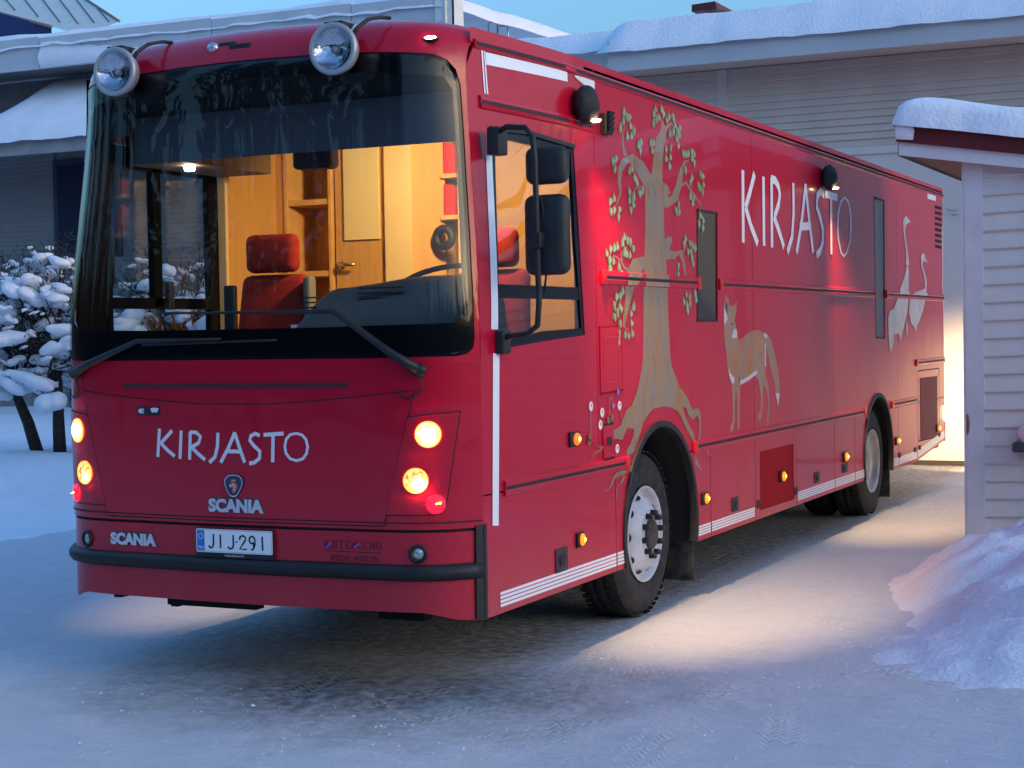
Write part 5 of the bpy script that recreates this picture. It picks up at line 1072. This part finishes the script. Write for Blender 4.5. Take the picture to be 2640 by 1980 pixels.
# headphones-like hanging bundle
q = [(-1.236,2.417)][0]
hb = lathe('coiled_cable', [(.055+.028*math.cos(t), .028*math.sin(t)) for t in [2*math.pi*i/10 for i in range(11)]], (q[0], YB+.04, q[1]), (0, 1, 0), BLACK, None, 20)
tag(hb, 'dark coiled cable hanging inside the cab beside the red shelf ends', 'cable')
# seats
def seat(cx, cy, label):
    o = box('seat_back', cx-.24, cx+.24, cy, cy+.12, 1.50, 2.18, SEAT, bus, .05); o['label'] = label
    bm = bmesh.new(); bm.from_mesh(o.data)
    for v_ in bm.verts:
        t = (v_.co.z-1.5)/.68; v_.co.x = cx+(v_.co.x-cx)*(1.08-.14*t); v_.co.y += .10*t
    bm.to_mesh(o.data); bm.free()
    h = box('headrest', cx-.175, cx+.175, cy+.06, cy+.17, 2.19, 2.42, SEAT, o, .045)
    box('seat_cushion', cx-.26, cx+.26, cy-.42, cy+.06, 1.38, 1.53, SEAT, o, .05); box('pedestal', cx-.18, cx+.18, cy-.3, cy, ZF, 1.38, BLACK, o)
    return o
seat(-1.90, 1.10, 'red cloth passenger seat'); seat(-.62, 1.45, 'red cloth driver seat behind the wheel')
q = box('headrest_frame', -1.65, -1.60, 1.14, 1.22, 1.6, 2.16, mat('grey_plastic', (.16, .17, .15), .6), bus, .015)
# dashboard: rounded binnacle towards the driver
mb = MB(); NX, NP = 30, 12
for i in range(NX+1):
    t = i/NX; x = -1.28+1.20*t
    top = 1.80+.26*smooth(t/.28)+.05*smooth((t-.25)/.5)
    for j in range(NP+1):
        a = math.pi*j/NP; y = .42-.24*math.cos(a)*(1 if a > math.pi/2 else 1.0); z = 1.55+(top-1.55)*math.sin(a)**.55
        mb.v.append((x, y, z))
for i in range(NX):
    for j in range(NP): k = i*(NP+1)+j; mb.f.append((k, k+1, k+NP+2, k+NP+1))
mb.f.append(tuple(range(NP+1)))
dash = mb.build('dashboard', DASH, bus, True)
for x0, z0, n, w in ((-1.14, 2.005, 3, .14), (-.74, 2.045, 3, .26)):
    for k in range(n): box('air_slot', x0, x0+w, .24+.004*k, .252+.004*k, z0-.026*k, z0-.026*k+.008, BLACK, dash)
box('dash_shelf', XL, -1.2, .10, .60, 1.76, 1.80, mat('shelf_brown', (.10, .06, .03), .6), bus, .01); box('dash_base', XL, XR, .12, .55, ZF, 1.76, INNER, bus)
tw = MB(); tc_ = Vector((-.55, .80, 2.085)); ax = Vector((0, -.45, 1)).normalized(); u_ = Vector((1, 0, 0)); v_ = ax.cross(u_)
P = [tc_+(u_*math.cos(t)+v_*math.sin(t))*.24 for t in [2*math.pi*i/32 for i in range(33)]]; tw.tube(P, .016, 8, False); sw = tw.build('steering_wheel', BLACK, bus, True)
tube('column', [tc_, (-.55, .5, 1.75)], .04, BLACK, sw); 
box('spoke', -.77, -.33, .79, .815, 2.065, 2.09, BLACK, sw)
# sun visor, ceiling lamp, dark mirror pod
box('sun_visor', -2.14, -.14, .235, .25, 2.77, 3.02, mat('visor_grey', (.035, .042, .055), .5), bus)
box('sun_visor', -2.40, -.15, .255, .27, 2.93, 3.30, mat('visor_dark', (.010, .010, .012), .7), bus)
q = [(-1.394,2.824)][0]
box('camera_pod', q[0]-.13, q[0]+.12, .85, .98, q[1]-.07, q[1]+.10, BLACK, bus, .03)
q = [(-2.189,2.783)][0]
cl_ = lathe('ceiling_lamp', [(.001, 0), (.028, .0), (.034, .02), (.03, .035)], (q[0], .8, q[1]), (0, 0, 1), emis('ceiling_lamp_lit', (1, .75, .40), 14), bus, 18)
box('overhead_locker', XL, q[0]+.10, .60, 1.5, q[1]+.03, ZC, mat('locker_brown', (.16, .11, .07), .7), bus)
ld = bpy.data.lights.new('room_light', 'POINT'); ld.energy = 5*LAMP; ld.color = (1, .62, .25); ld.shadow_soft_size = .1
o = bpy.data.objects.new('room_light', ld); COL.objects.link(o); o.parent = cl_; o.location = (-1.0, 3.3, 2.98)
ld = bpy.data.lights.new('cab_light', 'SPOT'); ld.energy = 48*LAMP; ld.color = (1, .66, .29); ld.shadow_soft_size = .09; ld.spot_size = R(125); ld.spot_blend = .8
o = bpy.data.objects.new('cab_light', ld); COL.objects.link(o); o.parent = cl_; o.location = (-.52, 1.15, 2.96)
o.rotation_euler = (Vector((-1.25, 2.12, 2.25))-Vector((-.52, 1.15, 2.96))).to_track_quat('-Z', 'Y').to_euler()
lathe('cab_dome_lamp', [(.001, 0), (.06, .0), (.07, .03)], (-.52, 1.15, 3.02), (0, 0, 1), emis('dome_lit', (1, .7, .35), 5), bus, 18)
# small things left on the dash shelf
q = [(-1.406,1.842)][0]
tag(box('tan_pouch', q[0]-.10, q[0]+.13, .30, .42, 1.80, 1.835, mat('tan_cloth', (.40, .25, .09), .8), None, .012), 'small tan pouch lying on the dash shelf inside the windscreen', 'pouch')
q = [(-1.577,1.838)][0]
tag(box('black_case', q[0]-.11, q[0]+.10, .30, .42, 1.80, 1.845, BLACK, None, .012), 'small black case on the dash shelf beside the tan pouch', 'case')
q = [(-1.782,1.980)][0]
tag(box('torch_holder', q[0]-.035, q[0]+.035, .58, .62, 1.80, 2.10, mat('grey_dark', (.03, .03, .035), .6), None, .008), 'upright dark grey holder standing before the passenger seat', 'holder')
q = [(-1.196,1.846)][0]
tag(lathe('paper_cup', [(.022, 0), (.030, .07), (.028, .07), (.021, .004), (.001, .004)], (q[0], .36, 1.80), (0, 0, 1), WHITE, None, 18), 'small white paper cup beside the dashboard binnacle', 'cup')
# library room seen through the narrow window
box('room_partition', XL, XR, 4.6, 4.63, ZF, ZC, mat('yellow_green', (.42, .44, .12), .7), bus); box('room_floor', XL+.6, XR-.6, 1.95, L-.1, .95, ZF, INNER, bus); box('room_ceiling', XL, XR, YB+.35, L-.1, ZC, ZC+.03, INNER, bus)
box('book_case', -1.0, -.55, 4.0, 4.55, ZF, 2.35, mat('book_case_blue', (.04, .05, .06), .6), bus, .01)
# ================================================================ trees behind the photographer, mirrored in the windscreen
def spruce_meshes(seed, h=15):
    r = random.Random(seed); mb = MB(); tk = MB(); tk.tube([(0, 0, -.3), (0, 0, h*.5), (0, 0, h)], [.24, .15, .02], 8)
    for k in range(2600):
        t = r.random()**.75; z = 1.2+(h-1.2)*t; rad = (1-t)*3.0*(.35+.65*r.random())+.08; a = r.uniform(0, 6.28)
        c = Vector((math.cos(a)*rad, math.sin(a)*rad, z-.22*rad)); d = Vector((math.cos(a), math.sin(a), -.35)).normalized()*r.uniform(.35, .75); w = Vector((-math.sin(a), math.cos(a), 0))*r.uniform(.10, .22)
        mb.add([c-w*.4, c+d*.5-w, c+d, c+d*.5+w], [(0, 1, 2, 3)])
    return tk, mb
def bare_meshes(seed, h=13):
    r = random.Random(seed); mb = MB()
    def grow(p, d, l, rad, lev):
        q = p+d*l; mb.tube([p, p.lerp(q, .5)+Vector((r.gauss(0, .04), r.gauss(0, .04), 0))*l, q], [rad, rad*.8, rad*.6], 5, False)
        if lev == 0: return
        for k in range(4 if lev > 1 else 5):
            nd = (d+Vector((r.gauss(0, .55), r.gauss(0, .55), r.gauss(.15, .3)))).normalized(); grow(p.lerp(q, r.uniform(.5, 1)), nd, l*r.uniform(.55, .8), rad*.5, lev-1)
    grow(Vector((0, 0, -.2)), Vector((0, 0, 1)), h*.34, .20, 4); return mb
SPR = mat('spruce_green', (.012, .020, .014), .9, var=.3, vscale=3)
tk, cr = spruce_meshes(5)
proto = None
for i, (x, y, s) in enumerate(((-14, -27, 1.15), (-10.5, -30, 1.3), (-7.2, -26, 1.1), (-4.2, -29, 1.25), (-1.4, -26, 1.1), (1.2, -29, 1.2), (-17, -25, 1.1), (-20.5, -25, 1.15), (-8.8, -34, 1.4), (-12.4, -33, 1.35), (-2.8, -34, 1.4), (-24, -22, 1.15), (-27.5, -18, 1.15), (-30.5, -13, 1.2), (-33, -7, 1.15), (-34.5, -1, 1.1))):
    root = thing('spruce_tree', 'dark spruce behind the photographer, mirrored in the windscreen', 'tree', (x, y, 0), 'spruces mirrored in the windscreen')
    if proto is None:
        a = mesh('trunk', tk.v, tk.f, BARK); b = mesh('crown', cr.v, cr.f, SPR); proto = (a.data, b.data)
        for o in (a, b): o.parent = root
    else:
        for nm, me_ in zip(('trunk', 'crown'), proto): o = bpy.data.objects.new(nm, me_); COL.objects.link(o); o.parent = root
    root.scale = (s, s, s); root.rotation_euler = (0, 0, i*1.3)
bt = bare_meshes(9); bm_ = None
for i, (x, y, s) in enumerate(((-11.5, -17, 1.0), (1.5, -20, .9))):
    root = thing('bare_tree', 'leafless tree behind the photographer, mirrored in the windscreen', 'tree', (x, y, 0), 'bare trees mirrored in the windscreen')
    if bm_ is None: o = mesh('branches', bt.v, bt.f, BARK); bm_ = o.data
    else: o = bpy.data.objects.new('branches', bm_); COL.objects.link(o)
    o.parent = root; root.scale = (s, s, s); root.rotation_euler = (0, 0, i*2)
